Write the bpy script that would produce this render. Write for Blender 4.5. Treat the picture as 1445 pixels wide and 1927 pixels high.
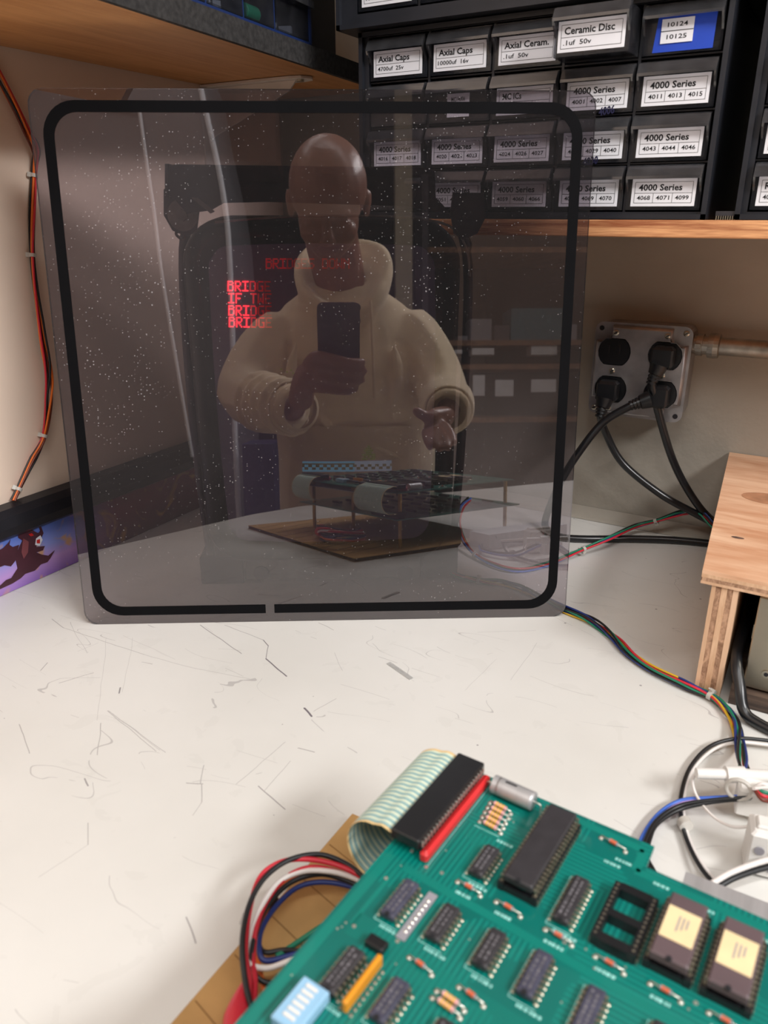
import bpy, bmesh, math, random
from mathutils import Vector as V, Matrix as M
for o in list(bpy.data.objects): bpy.data.objects.remove(o)
S = bpy.context.scene
PI = math.pi
random.seed(7)
# ------------------------------------------------------------------ camera
FPX, CX, CY = 1447.0, 722.5, 963.5
PITCH = math.atan(563/1447.0); AZ = math.radians(30)
CAM = V((0, 0, .352))
FH = V((-math.sin(AZ), math.cos(AZ), 0)); RT = V((math.cos(AZ), math.sin(AZ), 0)); UPZ = V((0, 0, 1))
FW = (FH*math.cos(PITCH) - UPZ*math.sin(PITCH)).normalized(); UPV = RT.cross(FW)
cd = bpy.data.cameras.new('camera'); cam = bpy.data.objects.new('camera', cd); S.collection.objects.link(cam)
cd.sensor_fit = 'VERTICAL'; cd.sensor_height = 36; cd.lens = FPX/1927*36
mw = M.Identity(3)
mw.col[0] = RT; mw.col[1] = UPV; mw.col[2] = -FW
cam.matrix_world = M.Translation(CAM) @ mw.to_4x4()
cd.clip_start = .005; cd.clip_end = 50
cd.dof.use_dof = True; cd.dof.focus_distance = .80; cd.dof.aperture_fstop = 10.5
S.camera = cam
# ------------------------------------------------------------------ world, exposure
w = bpy.data.worlds.new('world'); S.world = w; w.use_nodes = True
w.node_tree.nodes['Background'].inputs[0].default_value = (.8, .85, 1, 1); w.node_tree.nodes['Background'].inputs[1].default_value = .03
S.view_settings.view_transform = 'Standard'; S.view_settings.look = 'None'; S.view_settings.gamma = 1
S.view_settings.exposure = 0; S.view_settings.use_curve_mapping = False
def area(name, loc, target, sx, sy, power, col):
    l = bpy.data.lights.new(name, 'AREA'); l.shape = 'RECTANGLE'; l.size = sx; l.size_y = sy; l.energy = power; l.color = col
    o = bpy.data.objects.new(name, l); S.collection.objects.link(o); o.location = loc
    d = (V(target)-V(loc)).normalized(); o.rotation_euler = d.to_track_quat('-Z', 'Y').to_euler(); return o
area('bench_lamp', (.35, .08, 1.28), (.33, .10, 0), 1.2, .10, 7.6, (1, .985, .965))
area('side_fill', (1.35, -.16, 1.34), (-.30, .16, .25), .9, .25, 35, (1, .985, .975))  # added fill, brightens the left wall, drawer labels and person
area('overhead_fill', (-.15, -.9, 1.60), (-.15, -.5, 0), 1.2, .30, 9, (1, .97, .94))  # added ambient fill from above, softens the shadows
area('rear_fill', (2.2, .72, 1.50), (1.7, -1.4, .2), .5, .20, 7, (1, .95, .90))  # weak light added for the room behind, placed clear of the glass reflection

# ------------------------------------------------------------------ geometry helpers
def ray(x, y): return RT*((x-CX)/FPX) - UPV*((y-CY)/FPX) + FW
def pl(x, y, n, k):
    n = V(n); r = ray(x, y); return CAM + r*((k-n.dot(CAM))/n.dot(r))
def pz(x, y, z=0): return pl(x, y, (0, 0, 1), z)
def pY(x, y, Y): return pl(x, y, (0, 1, 0), Y)
def pX(x, y, X): return pl(x, y, (1, 0, 0), X)
# glass plane: stands on the desk, leans back 6.4 degrees
GA = pz(600, 1168, 0); ga = math.radians(32)
GE = V((math.cos(ga), math.sin(ga), 0)); NH = V((GE.y, -GE.x, 0)); gl = math.radians(6.4)
GN = NH*math.cos(gl) + UPZ*math.sin(gl); GU = GN.cross(GE)
if GU.z < 0: GU = -GU
GK = GN.dot(GA)
def gp(u, v, d=0): return GA + GE*u + GU*v + GN*d
def refl(p): return p - GN*(2*(GN.dot(p)-GK))
def rv(x, y, t): return refl(CAM + ray(x, y).normalized()*t)
# planes facing the bench (parallel to the monitor), at distance d from the camera
def pm(x, y, d): return pl(x, y, NH, -d)
def ms(s, z, d): return GE*s + NH*(-d) + UPZ*z
def rhit(x, y, k):
    p = pl(x, y, GN, GK); d = ray(x, y); d = d - GN*(2*d.dot(GN)); return p + d*((k-NH.dot(p))/NH.dot(d))

def root_of(o):
    while o.parent: o = o.parent
    return o
class MB:
    def __init__(s): s.v = []; s.f = []; s.m = []; s.sm = []
    def add(s, vs, fs, mi=0, smooth=False):
        b = len(s.v); s.v += [V(v) for v in vs]; s.f += [tuple(b+i for i in f) for f in fs]
        s.m += [mi]*len(fs); s.sm += [smooth]*len(fs); return s
    def box(s, c, d, X=V((1, 0, 0)), Y=V((0, 1, 0)), Z=V((0, 0, 1)), mi=0, bev=0, taper=1):
        c = V(c); h = [d[0]/2, d[1]/2, d[2]/2]
        if bev <= 0:
            vs = [c + X*(sx*h[0]*(taper if sz > 0 else 1)) + Y*(sy*h[1]*(taper if sz > 0 else 1)) + Z*(sz*h[2]) for sz in (-1, 1) for sy in (-1, 1) for sx in (-1, 1)]
            return s.add(vs, [(0, 2, 3, 1), (4, 5, 7, 6), (0, 1, 5, 4), (2, 6, 7, 3), (0, 4, 6, 2), (1, 3, 7, 5)], mi)
        b = min(bev, min(h)*.95); rings = []
        for zz, ins in ((-h[2], b), (-h[2]+b, 0), (h[2]-b, 0), (h[2], b)):
            hx, hy = h[0]-ins, h[1]-ins; q = b*.6
            rings.append([(-hx+q, -hy), (hx-q, -hy), (hx, -hy+q), (hx, hy-q), (hx-q, hy), (-hx+q, hy), (-hx, hy-q), (-hx, -hy+q)])
        vs = []
        for (zz, ins), r in zip(((-h[2], b), (-h[2]+b, 0), (h[2]-b, 0), (h[2], b)), rings):
            vs += [c + X*(x*(taper if zz > 0 else 1)) + Y*(y*(taper if zz > 0 else 1)) + Z*zz for x, y in r]
        fs = [tuple(range(7, -1, -1)), tuple(range(24, 32))]
        for k in range(3):
            for i in range(8): fs.append((k*8+i, k*8+(i+1) % 8, (k+1)*8+(i+1) % 8, (k+1)*8+i))
        return s.add(vs, fs, mi)
    def prism(s, poly, dv, mi=0, cap=True, smooth=False):
        """poly: list of 3D points, extruded along dv"""
        n = len(poly); poly = [V(p) for p in poly]; dv = V(dv)
        vs = poly + [p+dv for p in poly]
        fs = [(i, (i+1) % n, n+(i+1) % n, n+i) for i in range(n)]
        s.add(vs, fs, mi, smooth)
        if cap: s.add(vs, [tuple(range(n-1, -1, -1)), tuple(range(n, 2*n))], mi)
        return s
    def cyl(s, a, b, r, r2=None, n=12, mi=0, cap=True, smooth=True):
        a = V(a); b = V(b); r2 = r if r2 is None else r2; d = (b-a).normalized()
        x = d.orthogonal().normalized(); y = d.cross(x)
        vs = [a + (x*math.cos(2*PI*i/n)+y*math.sin(2*PI*i/n))*r for i in range(n)] + [b + (x*math.cos(2*PI*i/n)+y*math.sin(2*PI*i/n))*r2 for i in range(n)]
        s.add(vs, [(i, (i+1) % n, n+(i+1) % n, n+i) for i in range(n)], mi, smooth)
        if cap: s.add(vs, [tuple(range(n-1, -1, -1)), tuple(range(n, 2*n))], mi)
        return s
    def tube(s, pts, r, n=8, mi=0, sub=6, closed=False, flat=None):
        P = spline(pts, sub, closed) if sub > 1 else [V(p) for p in pts]
        m = len(P); vs = []; prev = None
        for i, p in enumerate(P):
            if closed: t = P[(i+1) % m]-P[i-1]
            else: t = P[min(i+1, m-1)]-P[max(i-1, 0)]
            t = t.normalized() if t.length > 1e-9 else V((0, 0, 1))
            if prev is None: x = t.orthogonal().normalized()
            else:
                x = prev - t*prev.dot(t); x = x.normalized() if x.length > 1e-6 else t.orthogonal().normalized()
            prev = x; y = t.cross(x)
            rr = r(i/(m-1)) if callable(r) else r
            vs += [p + (x*math.cos(2*PI*k/n)+y*math.sin(2*PI*k/n))*rr for k in range(n)]
        fs = []
        for i in range(m if closed else m-1):
            j = (i+1) % m
            for k in range(n): fs.append((i*n+k, i*n+(k+1) % n, j*n+(k+1) % n, j*n+k))
        s.add(vs, fs, mi, True)
        if not closed: s.add(vs, [tuple(range(n-1, -1, -1)), tuple(range((m-1)*n, m*n))], mi)
        return s
    def grid(s, rows, mi=0, smooth=True, closeu=False):
        n = len(rows[0]); m = len(rows); vs = [p for r in rows for p in r]; fs = []
        for i in range(m-1):
            for k in range(n if closeu else n-1): fs.append((i*n+k, i*n+(k+1) % n, (i+1)*n+(k+1) % n, (i+1)*n+k))
        return s.add(vs, fs, mi, smooth)
    def ball(s, c, r, X=V((1, 0, 0)), Y=V((0, 1, 0)), Z=V((0, 0, 1)), mi=0, n=16, m=10):
        c = V(c); r = r if isinstance(r, (tuple, list)) else (r, r, r)
        rows = []
        for i in range(m+1):
            a = -PI/2 + PI*i/m; rows.append([c + X*(r[0]*math.cos(a)*math.cos(2*PI*k/n)) + Y*(r[1]*math.cos(a)*math.sin(2*PI*k/n)) + Z*(r[2]*math.sin(a)) for k in range(n)])
        return s.grid(rows, mi, True, True)
    def build(s, name, mats, parent=None, origin=None, label=None, cat=None, group=None, kind=None, flip=False):
        me = bpy.data.meshes.new(name)
        if parent: org = root_of(parent).location
        elif origin is not None: org = V(origin)
        else:
            org = V((sum(v.x for v in s.v)/len(s.v), sum(v.y for v in s.v)/len(s.v), min(v.z for v in s.v)))
        me.from_pydata([v-org for v in s.v], [], s.f)
        for mt in (mats if isinstance(mats, (list, tuple)) else [mats]): me.materials.append(mt)
        me.polygons.foreach_set('material_index', s.m); me.polygons.foreach_set('use_smooth', s.sm)
        bm = bmesh.new(); bm.from_mesh(me); bmesh.ops.recalc_face_normals(bm, faces=bm.faces); bm.to_mesh(me); bm.free()
        me.update()
        o = bpy.data.objects.new(name, me); S.collection.objects.link(o)
        if parent: o.parent = parent
        else: o.location = org
        return tag(o, label, cat, group, kind)
def tag(o, label=None, cat=None, group=None, kind=None):
    if label: o['label'] = label
    if cat: o['category'] = cat
    if group: o['group'] = group
    if kind: o['kind'] = kind
    return o
def thing(name, loc, label, cat, group=None):
    o = bpy.data.objects.new(name, None); S.collection.objects.link(o); o.location = loc; o.empty_display_size = .02
    return tag(o, label, cat, group)
def spline(pts, sub, closed=False):
    P = [V(p) for p in pts]; n = len(P); out = []
    for i in range(n if closed else n-1):
        p0 = P[i-1] if (closed or i > 0) else P[0]*2-P[1]; p1 = P[i]; p2 = P[(i+1) % n]
        p3 = P[(i+2) % n] if (closed or i+2 < n) else P[n-1]*2-P[n-2]
        for k in range(sub):
            t = k/sub
            out.append(.5*((2*p1)+(p2-p0)*t+(2*p0-5*p1+4*p2-p3)*t*t+(3*p1-p0-3*p2+p3)*t**3))
    if not closed: out.append(P[-1])
    return out
def rrect(w, h, r, n=6, cx=0, cy=0):
    out = []
    for (sx, sy, a0) in ((1, 1, 0), (-1, 1, 90), (-1, -1, 180), (1, -1, 270)):
        for k in range(n+1):
            a = math.radians(a0+90*k/n); out.append((cx+sx*(w/2-r)+r*math.cos(a), cy+sy*(h/2-r)+r*math.sin(a)))
    return out
def skin_mesh(chains, sub=1):
    """chains: list of lists (point, radius or (rx, ry)); chains may start with an index into the first chain's points via ('@', key)"""
    me = bpy.data.meshes.new('skin'); bm = bmesh.new(); L = bm.verts.layers.skin.verify(); keys = {}; first = True
    for ch in chains:
        prev = None
        for it in ch:
            if isinstance(it, str): prev = keys[it]; continue
            p, r = it[0], it[1]
            v = bm.verts.new(p); r = r if isinstance(r, tuple) else (r, r); v[L].radius = r
            if first: v[L].use_root = True; first = False
            if len(it) > 2: keys[it[2]] = v
            if prev: bm.edges.new((prev, v))
            prev = v
    bm.to_mesh(me); bm.free()
    o = bpy.data.objects.new('tmp', me); S.collection.objects.link(o)
    mo = o.modifiers.new('s', 'SKIN'); mo.use_smooth_shade = True
    if sub: ss = o.modifiers.new('u', 'SUBSURF'); ss.levels = sub; ss.render_levels = sub
    return eval_mesh(o)
def eval_mesh(o):
    dg = bpy.context.evaluated_depsgraph_get(); dg.update()
    me = bpy.data.meshes.new_from_object(o.evaluated_get(dg)); od = o.data; bpy.data.objects.remove(o)
    return me
def remesh(meshes, voxel, smooth=2, mb=None):
    bm = bmesh.new()
    for me in meshes: bm.from_mesh(me)
    if mb:
        t = bpy.data.meshes.new('t'); t.from_pydata(mb.v, [], mb.f); bm.from_mesh(t)
    me = bpy.data.meshes.new('rm'); bm.to_mesh(me); bm.free()
    o = bpy.data.objects.new('tmp', me); S.collection.objects.link(o)
    r = o.modifiers.new('r', 'REMESH'); r.mode = 'VOXEL'; r.voxel_size = voxel; r.use_smooth_shade = True
    if smooth: q = o.modifiers.new('q', 'SMOOTH'); q.iterations = smooth; q.factor = .5
    return eval_mesh(o)
def mesh_obj(name, me, mat_, parent):
    org = root_of(parent).location
    me.transform(M.Translation(-org)); me.materials.clear(); me.materials.append(mat_)
    for p in me.polygons: p.use_smooth = True
    o = bpy.data.objects.new(name, me); S.collection.objects.link(o); o.parent = parent; return o
TXT = {}
def text_geo(body, bold=0.0):
    """returns verts, faces and width of unit-height text from Blender's own font"""
    k = (body, bold)
    if k in TXT: return TXT[k]
    c = bpy.data.curves.new('t', 'FONT'); c.body = body; c.size = 1; c.offset = bold; c.resolution_u = 2
    o = bpy.data.objects.new('t', c); S.collection.objects.link(o)
    me = eval_mesh(o); vs = [v.co.copy() for v in me.vertices]; fs = [tuple(p.vertices) for p in me.polygons]
    x0 = min(v.x for v in vs); x1 = max(v.x for v in vs); vs = [V((v.x-x0, v.y, 0)) for v in vs]
    TXT[k] = (vs, fs, x1-x0); return TXT[k]
def put_text(mb, body, o, X, Y, h, mi, bold=0, width=None, center=False, squash=None):
    vs, fs, wd = text_geo(body, bold); sx = h if width is None else width/wd
    off = -wd*sx/2 if center else 0
    mb.add([V(o)+X*(v.x*sx+off)+Y*(v.y*h) for v in vs], fs, mi)

# ------------------------------------------------------------------ materials
def nt(name):
    m = bpy.data.materials.new(name); m.use_nodes = True; t = m.node_tree; b = t.nodes['Principled BSDF']; return m, t, b
def srgb(c):
    return tuple((x/255/12.92 if x/255 <= .04045 else ((x/255+.055)/1.055)**2.4) for x in c)
def mat(name, col, rough=.5, metal=0, noise=.06, scale=30, bump=0, bscale=200, trans=0, coat=0, spec=.5, stretch=None, detail=4, emit=None, es=0, sheen=0, alpha=1):
    m, t, b = nt(name); c = srgb(col)
    b.inputs['Roughness'].default_value = rough; b.inputs['Metallic'].default_value = metal
    b.inputs['Specular IOR Level'].default_value = spec; b.inputs['Transmission Weight'].default_value = trans
    b.inputs['Coat Weight'].default_value = coat; b.inputs['Alpha'].default_value = alpha
    b.inputs['Sheen Weight'].default_value = sheen
    if emit: b.inputs['Emission Color'].default_value = (*srgb(emit), 1); b.inputs['Emission Strength'].default_value = es
    tc = t.nodes.new('ShaderNodeTexCoord'); mp = t.nodes.new('ShaderNodeMapping'); t.links.new(tc.outputs['Object'], mp.inputs[0])
    if stretch: mp.inputs['Scale'].default_value = stretch
    n = t.nodes.new('ShaderNodeTexNoise'); n.inputs['Scale'].default_value = scale; n.inputs['Detail'].default_value = detail
    t.links.new(mp.outputs[0], n.inputs['Vector'])
    r = t.nodes.new('ShaderNodeValToRGB'); r.color_ramp.elements[0].position = .3; r.color_ramp.elements[1].position = .7
    r.color_ramp.elements[0].color = (*[max(0, x*(1-noise*2)) for x in c], 1); r.color_ramp.elements[1].color = (*[min(1, x*(1+noise)) for x in c], 1)
    t.links.new(n.outputs[0], r.inputs[0]); t.links.new(r.outputs[0], b.inputs['Base Color'])
    if bump:
        n2 = t.nodes.new('ShaderNodeTexNoise'); n2.inputs['Scale'].default_value = bscale; n2.inputs['Detail'].default_value = 5
        t.links.new(mp.outputs[0], n2.inputs['Vector'])
        bp = t.nodes.new('ShaderNodeBump'); bp.inputs['Strength'].default_value = bump; bp.inputs['Distance'].default_value = .002
        t.links.new(n2.outputs[0], bp.inputs['Height']); t.links.new(bp.outputs[0], b.inputs['Normal'])
    return m
def wood(name, c1, c2, axis=0, scale=9, rough=.6, dist=3.0, rings=(1, 12, 12)):
    m, t, b = nt(name); b.inputs['Roughness'].default_value = rough
    tc = t.nodes.new('ShaderNodeTexCoord'); mp = t.nodes.new('ShaderNodeMapping'); t.links.new(tc.outputs['Object'], mp.inputs[0])
    mp.inputs['Scale'].default_value = rings
    n = t.nodes.new('ShaderNodeTexNoise'); n.inputs['Scale'].default_value = scale; n.inputs['Detail'].default_value = 6; n.inputs['Distortion'].default_value = dist*.4
    t.links.new(mp.outputs[0], n.inputs['Vector'])
    wv = t.nodes.new('ShaderNodeTexNoise'); wv.inputs['Scale'].default_value = scale*9; wv.inputs['Detail'].default_value = 3
    t.links.new(mp.outputs[0], wv.inputs['Vector'])
    mx = t.nodes.new('ShaderNodeMath'); mx.operation = 'MULTIPLY_ADD'; t.links.new(wv.outputs[0], mx.inputs[0]); mx.inputs[1].default_value = .35; t.links.new(n.outputs[0], mx.inputs[2])
    r = t.nodes.new('ShaderNodeValToRGB'); e = r.color_ramp.elements; e[0].position = .5; e[1].position = .82
    e[0].color = (*srgb(c1), 1); e[1].color = (*srgb(c2), 1)
    t.links.new(mx.outputs[0], r.inputs[0]); t.links.new(r.outputs[0], b.inputs['Base Color'])
    bp = t.nodes.new('ShaderNodeBump'); bp.inputs['Strength'].default_value = .25; bp.inputs['Distance'].default_value = .001
    t.links.new(wv.outputs[0], bp.inputs['Height']); t.links.new(bp.outputs[0], b.inputs['Normal'])
    return m
BLACK = mat('black_plastic', (30, 30, 36), .38, noise=.15, bump=.05)
CABB = mat('cabinet_black', (33, 35, 42), .42, noise=.12, bump=.05)
INNER = mat('dark_contents', (22, 22, 24), .6, noise=.3, scale=60)
PAPER = mat('white_paper', (236, 236, 242), .7, noise=.02)
INK = mat('ink', (25, 25, 30), .8, noise=0)
PEN = mat('blue_black_pen', (18, 18, 60), .6, noise=0)
BLUET = mat('blue_tape', (25, 70, 190), .55, noise=.06)
WALLB = mat('painted_concrete', (172, 165, 153), .75, noise=.06, scale=9, bump=.55, bscale=70)
WALLL = mat('painted_plaster', (238, 216, 198), .8, noise=.03, scale=6, bump=.12, bscale=40)
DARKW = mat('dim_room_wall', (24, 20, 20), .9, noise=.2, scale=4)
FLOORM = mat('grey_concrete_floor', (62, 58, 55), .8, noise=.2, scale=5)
CEIL = mat('ceiling_boards', (120, 105, 92), .85, noise=.15, scale=6)
STEEL = mat('galvanised_steel', (176, 174, 176), .42, .8, noise=.12, scale=50, bump=.06, bscale=90)
STEELD = mat('dull_zinc', (175, 172, 165), .42, 1, noise=.15, scale=70, bump=.1, bscale=120)
NICKEL = mat('nickel_plate', (190, 182, 165), .33, 1, noise=.05, scale=20)
ALU = mat('brushed_aluminium', (196, 196, 198), .45, .55, noise=.08, scale=9, stretch=(14, 1, 1), bump=.03, bscale=60)
SCREW = mat('screw_zinc', (200, 195, 180), .3, 1, noise=.1)
DARKM = mat('painted_black_steel', (84, 76, 86), .5, .1, noise=.18, scale=40, bump=.1)
RUBBER = mat('black_rubber', (24, 25, 28), .36, noise=.1)
CORD = mat('black_cord', (20, 22, 26), .3, noise=.08, spec=.6)
NYLON = mat('white_nylon', (232, 230, 226), .4, noise=.04, bump=.03)
CLEARTIE = mat('clear_zip_tie', (222, 218, 210), .35, noise=.03, trans=.3)
def wire(n, c): return mat('wire_'+n, c, .4, noise=.05)
WC = dict(black=wire('black', (26, 27, 30)), red=wire('red', (205, 40, 58)), green=wire('green', (25, 125, 95)), blue=wire('blue', (45, 85, 190)),
          white=wire('white', (232, 226, 222)), yellow=wire('yellow', (222, 180, 45)), orange=wire('orange', (228, 110, 35)), navy=wire('navy', (32, 52, 122)),
          grey=wire('grey', (120, 118, 118)), brown=wire('brown', (110, 45, 30)), violet=wire('violet', (190, 160, 215)), sky=wire('sky_blue', (70, 110, 205)))
PLYT = wood('plywood_face', (204, 164, 130), (226, 188, 156), scale=3.2, rings=(16, 16, 1.4))
PLYE = wood('plywood_edge', (196, 152, 116), (224, 186, 152), scale=6, rings=(14, 8, 2.5), rough=.75)
PLYE2 = wood('plywood_edge_dark', (138, 102, 78), (196, 156, 126), scale=26, rings=(6, 6, 3), rough=.85)
SHELFW = wood('shelf_edge_wood', (150, 84, 48), (232, 172, 120), scale=4, rings=(1.6, 14, 34))
SHELFB = wood('shelf_underside', (186, 126, 72), (208, 150, 94), scale=5, rings=(12, 1, 4), rough=.45)
DUST = mat('dusty_black_edge', (50, 48, 48), .9, noise=.28, scale=220, bump=.3, bscale=300)
DARKWOOD = wood('dark_wood', (56, 44, 38), (98, 80, 68), scale=8, rings=(1, 9, 20))
CARD = mat('cardboard', (186, 146, 92), .85, noise=.06, scale=40, bump=.1)
PCB = None
MARK = mat('chip_print', (112, 110, 116), .6, noise=.3, scale=600)
def pcb_mat():
    m, t, b = nt('green_solder_mask'); b.inputs['Roughness'].default_value = .3; b.inputs['Coat Weight'].default_value = .35
    tc = t.nodes.new('ShaderNodeTexCoord'); L = t.links
    mp = t.nodes.new('ShaderNodeMapping'); mp.inputs['Rotation'].default_value = (0, 0, math.radians(4)); L.new(tc.outputs['Object'], mp.inputs[0])
    # traces: fine copper lines under the mask, running along and across in patches
    def lines(axis, sc):
        wv = t.nodes.new('ShaderNodeTexWave'); wv.wave_type = 'BANDS'; wv.bands_direction = axis; wv.inputs['Scale'].default_value = sc; wv.inputs['Distortion'].default_value = 0
        wv.wave_profile = 'SIN'; L.new(mp.outputs[0], wv.inputs[0]); return wv
    a = lines('X', 130); c = lines('Y', 130)
    ck = t.nodes.new('ShaderNodeTexVoronoi'); ck.distance = 'CHEBYCHEV'; ck.inputs['Scale'].default_value = 34; L.new(mp.outputs[0], ck.inputs['Vector'])
    sep = t.nodes.new('ShaderNodeSeparateColor'); L.new(ck.outputs['Color'], sep.inputs[0])
    g1 = t.nodes.new('ShaderNodeMath'); g1.operation = 'GREATER_THAN'; g1.inputs[1].default_value = .55; L.new(sep.outputs[0], g1.inputs[0])
    mx = t.nodes.new('ShaderNodeMix'); L.new(g1.outputs[0], mx.inputs[0]); L.new(a.outputs['Fac'], mx.inputs[2]); L.new(c.outputs['Fac'], mx.inputs[3])
    g2 = t.nodes.new('ShaderNodeMath'); g2.operation = 'GREATER_THAN'; g2.inputs[1].default_value = .62; L.new(mx.outputs[0], g2.inputs[0])
    g3 = t.nodes.new('ShaderNodeMath'); g3.operation = 'LESS_THAN'; g3.inputs[1].default_value = .72; L.new(sep.outputs[1], g3.inputs[0])
    mu = t.nodes.new('ShaderNodeMath'); mu.operation = 'MULTIPLY'; L.new(g2.outputs[0], mu.inputs[0]); L.new(g3.outputs[0], mu.inputs[1])
    nz = t.nodes.new('ShaderNodeTexNoise'); nz.inputs['Scale'].default_value = 25; L.new(mp.outputs[0], nz.inputs['Vector'])
    r0 = t.nodes.new('ShaderNodeValToRGB'); r0.color_ramp.elements[0].color = (*srgb((0, 92, 86)), 1); r0.color_ramp.elements[1].color = (*srgb((0, 116, 106)), 1); L.new(nz.outputs[0], r0.inputs[0])
    m2 = t.nodes.new('ShaderNodeMix'); m2.data_type = 'RGBA'; L.new(mu.outputs[0], m2.inputs[0]); L.new(r0.outputs[0], m2.inputs[6]); m2.inputs[7].default_value = (*srgb((10, 128, 116)), 1)
    L.new(m2.outputs[2], b.inputs['Base Color'])
    bp = t.nodes.new('ShaderNodeBump'); bp.inputs['Strength'].default_value = .3; bp.inputs['Distance'].default_value = .0003; L.new(mu.outputs[0], bp.inputs['Height']); L.new(bp.outputs[0], b.inputs['Normal'])
    return m
PCB = pcb_mat()
CHIP = mat('chip_epoxy', (50, 48, 52), .5, noise=.1, scale=150, bump=.05)
CHIPB = mat('worn_chip_epoxy', (66, 66, 84), .55, noise=.15, scale=150)
CERAM = mat('brown_ceramic', (96, 80, 84), .5, noise=.05)
TIN = mat('tinned_pins', (185, 178, 160), .35, .9, noise=.12, scale=300)
SOLD = mat('solder', (225, 222, 212), .28, .8, noise=.08)
SILK = mat('silkscreen_ink', (150, 215, 208), .6, noise=.1, scale=300)
STICK = mat('cream_sticker', (236, 214, 168), .6, noise=.05, scale=60)
REDP = mat('red_socket_plastic', (214, 42, 46), .4, noise=.04)
ORNG = mat('orange_resistor_network', (226, 148, 26), .4, noise=.04)
RIBG = mat('ribbon_pale_green', (226, 236, 214), .42, noise=.03)
RIBB = mat('ribbon_blue', (150, 190, 192), .42, noise=.03)
RIBO = mat('ribbon_cream_edge', (236, 206, 150), .42, noise=.03)
BRASS = mat('brass', (190, 150, 80), .35, 1, noise=.08)
RESB = mat('resistor_tan', (222, 188, 158), .5, noise=.04); RESO = mat('resistor_orange_band', (226, 100, 48), .5, noise=.02); RESP = mat('resistor_pink', (226, 170, 170), .5, noise=.02)
BANDY = mat('yellow_band', (236, 190, 60), .5, noise=.02)
LBLUE = mat('light_blue_plastic', (150, 196, 228), .45, noise=.05)
GREYP = mat('grey_sheet', (150, 148, 156), .5, noise=.05)
CYANP = mat('navy_cabinet', (28, 48, 98), .4, noise=.08)
TEALCAP = mat('green_cap', (30, 165, 120), .35, noise=.05)
WPAINT = mat('white_painted_steel', (226, 216, 206), .4, noise=.03)
YEL = mat('yellow_sticker', (240, 220, 30), .5, noise=.02)

def clear_mat(name, tint, gl=.10, diff=.12, dcol=(130, 130, 138)):
    m = bpy.data.materials.new(name); m.use_nodes = True; t = m.node_tree; t.nodes.clear(); L = t.links
    o = t.nodes.new('ShaderNodeOutputMaterial'); tr = t.nodes.new('ShaderNodeBsdfTransparent'); tr.inputs[0].default_value = (*srgb(tint), 1)
    df = t.nodes.new('ShaderNodeBsdfDiffuse'); df.inputs[0].default_value = (*srgb(dcol), 1)
    g = t.nodes.new('ShaderNodeBsdfGlossy'); g.inputs['Roughness'].default_value = .12
    fc = t.nodes.new('ShaderNodeLayerWeight'); fc.inputs[0].default_value = .5
    p5 = t.nodes.new('ShaderNodeMath'); p5.operation = 'POWER'; L.new(fc.outputs['Facing'], p5.inputs[0]); p5.inputs[1].default_value = 5
    lw = t.nodes.new('ShaderNodeMath'); lw.operation = 'MULTIPLY_ADD'; L.new(p5.outputs[0], lw.inputs[0]); lw.inputs[1].default_value = .9; lw.inputs[2].default_value = .04
    tc = t.nodes.new('ShaderNodeTexCoord'); nz = t.nodes.new('ShaderNodeTexNoise'); nz.inputs['Scale'].default_value = 60; L.new(tc.outputs['Object'], nz.inputs['Vector'])
    ml = t.nodes.new('ShaderNodeMath'); ml.operation = 'MULTIPLY'; ml.inputs[1].default_value = diff*2; L.new(nz.outputs[0], ml.inputs[0])
    a = t.nodes.new('ShaderNodeMixShader'); L.new(ml.outputs[0], a.inputs[0]); L.new(tr.outputs[0], a.inputs[1]); L.new(df.outputs[0], a.inputs[2])
    ad = t.nodes.new('ShaderNodeMath'); ad.operation = 'ADD'; ad.inputs[1].default_value = gl; L.new(lw.outputs[0], ad.inputs[0])
    b = t.nodes.new('ShaderNodeMixShader'); L.new(ad.outputs[0], b.inputs[0]); L.new(a.outputs[0], b.inputs[1]); L.new(g.outputs[0], b.inputs[2])
    L.new(b.outputs[0], o.inputs[0]); return m
CLEAR = clear_mat('clear_styrene', (215, 218, 222), .0, .05)
CLEARLIP = clear_mat('clear_styrene_lip', (185, 185, 190), .07, .13, (140, 140, 144))

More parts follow.
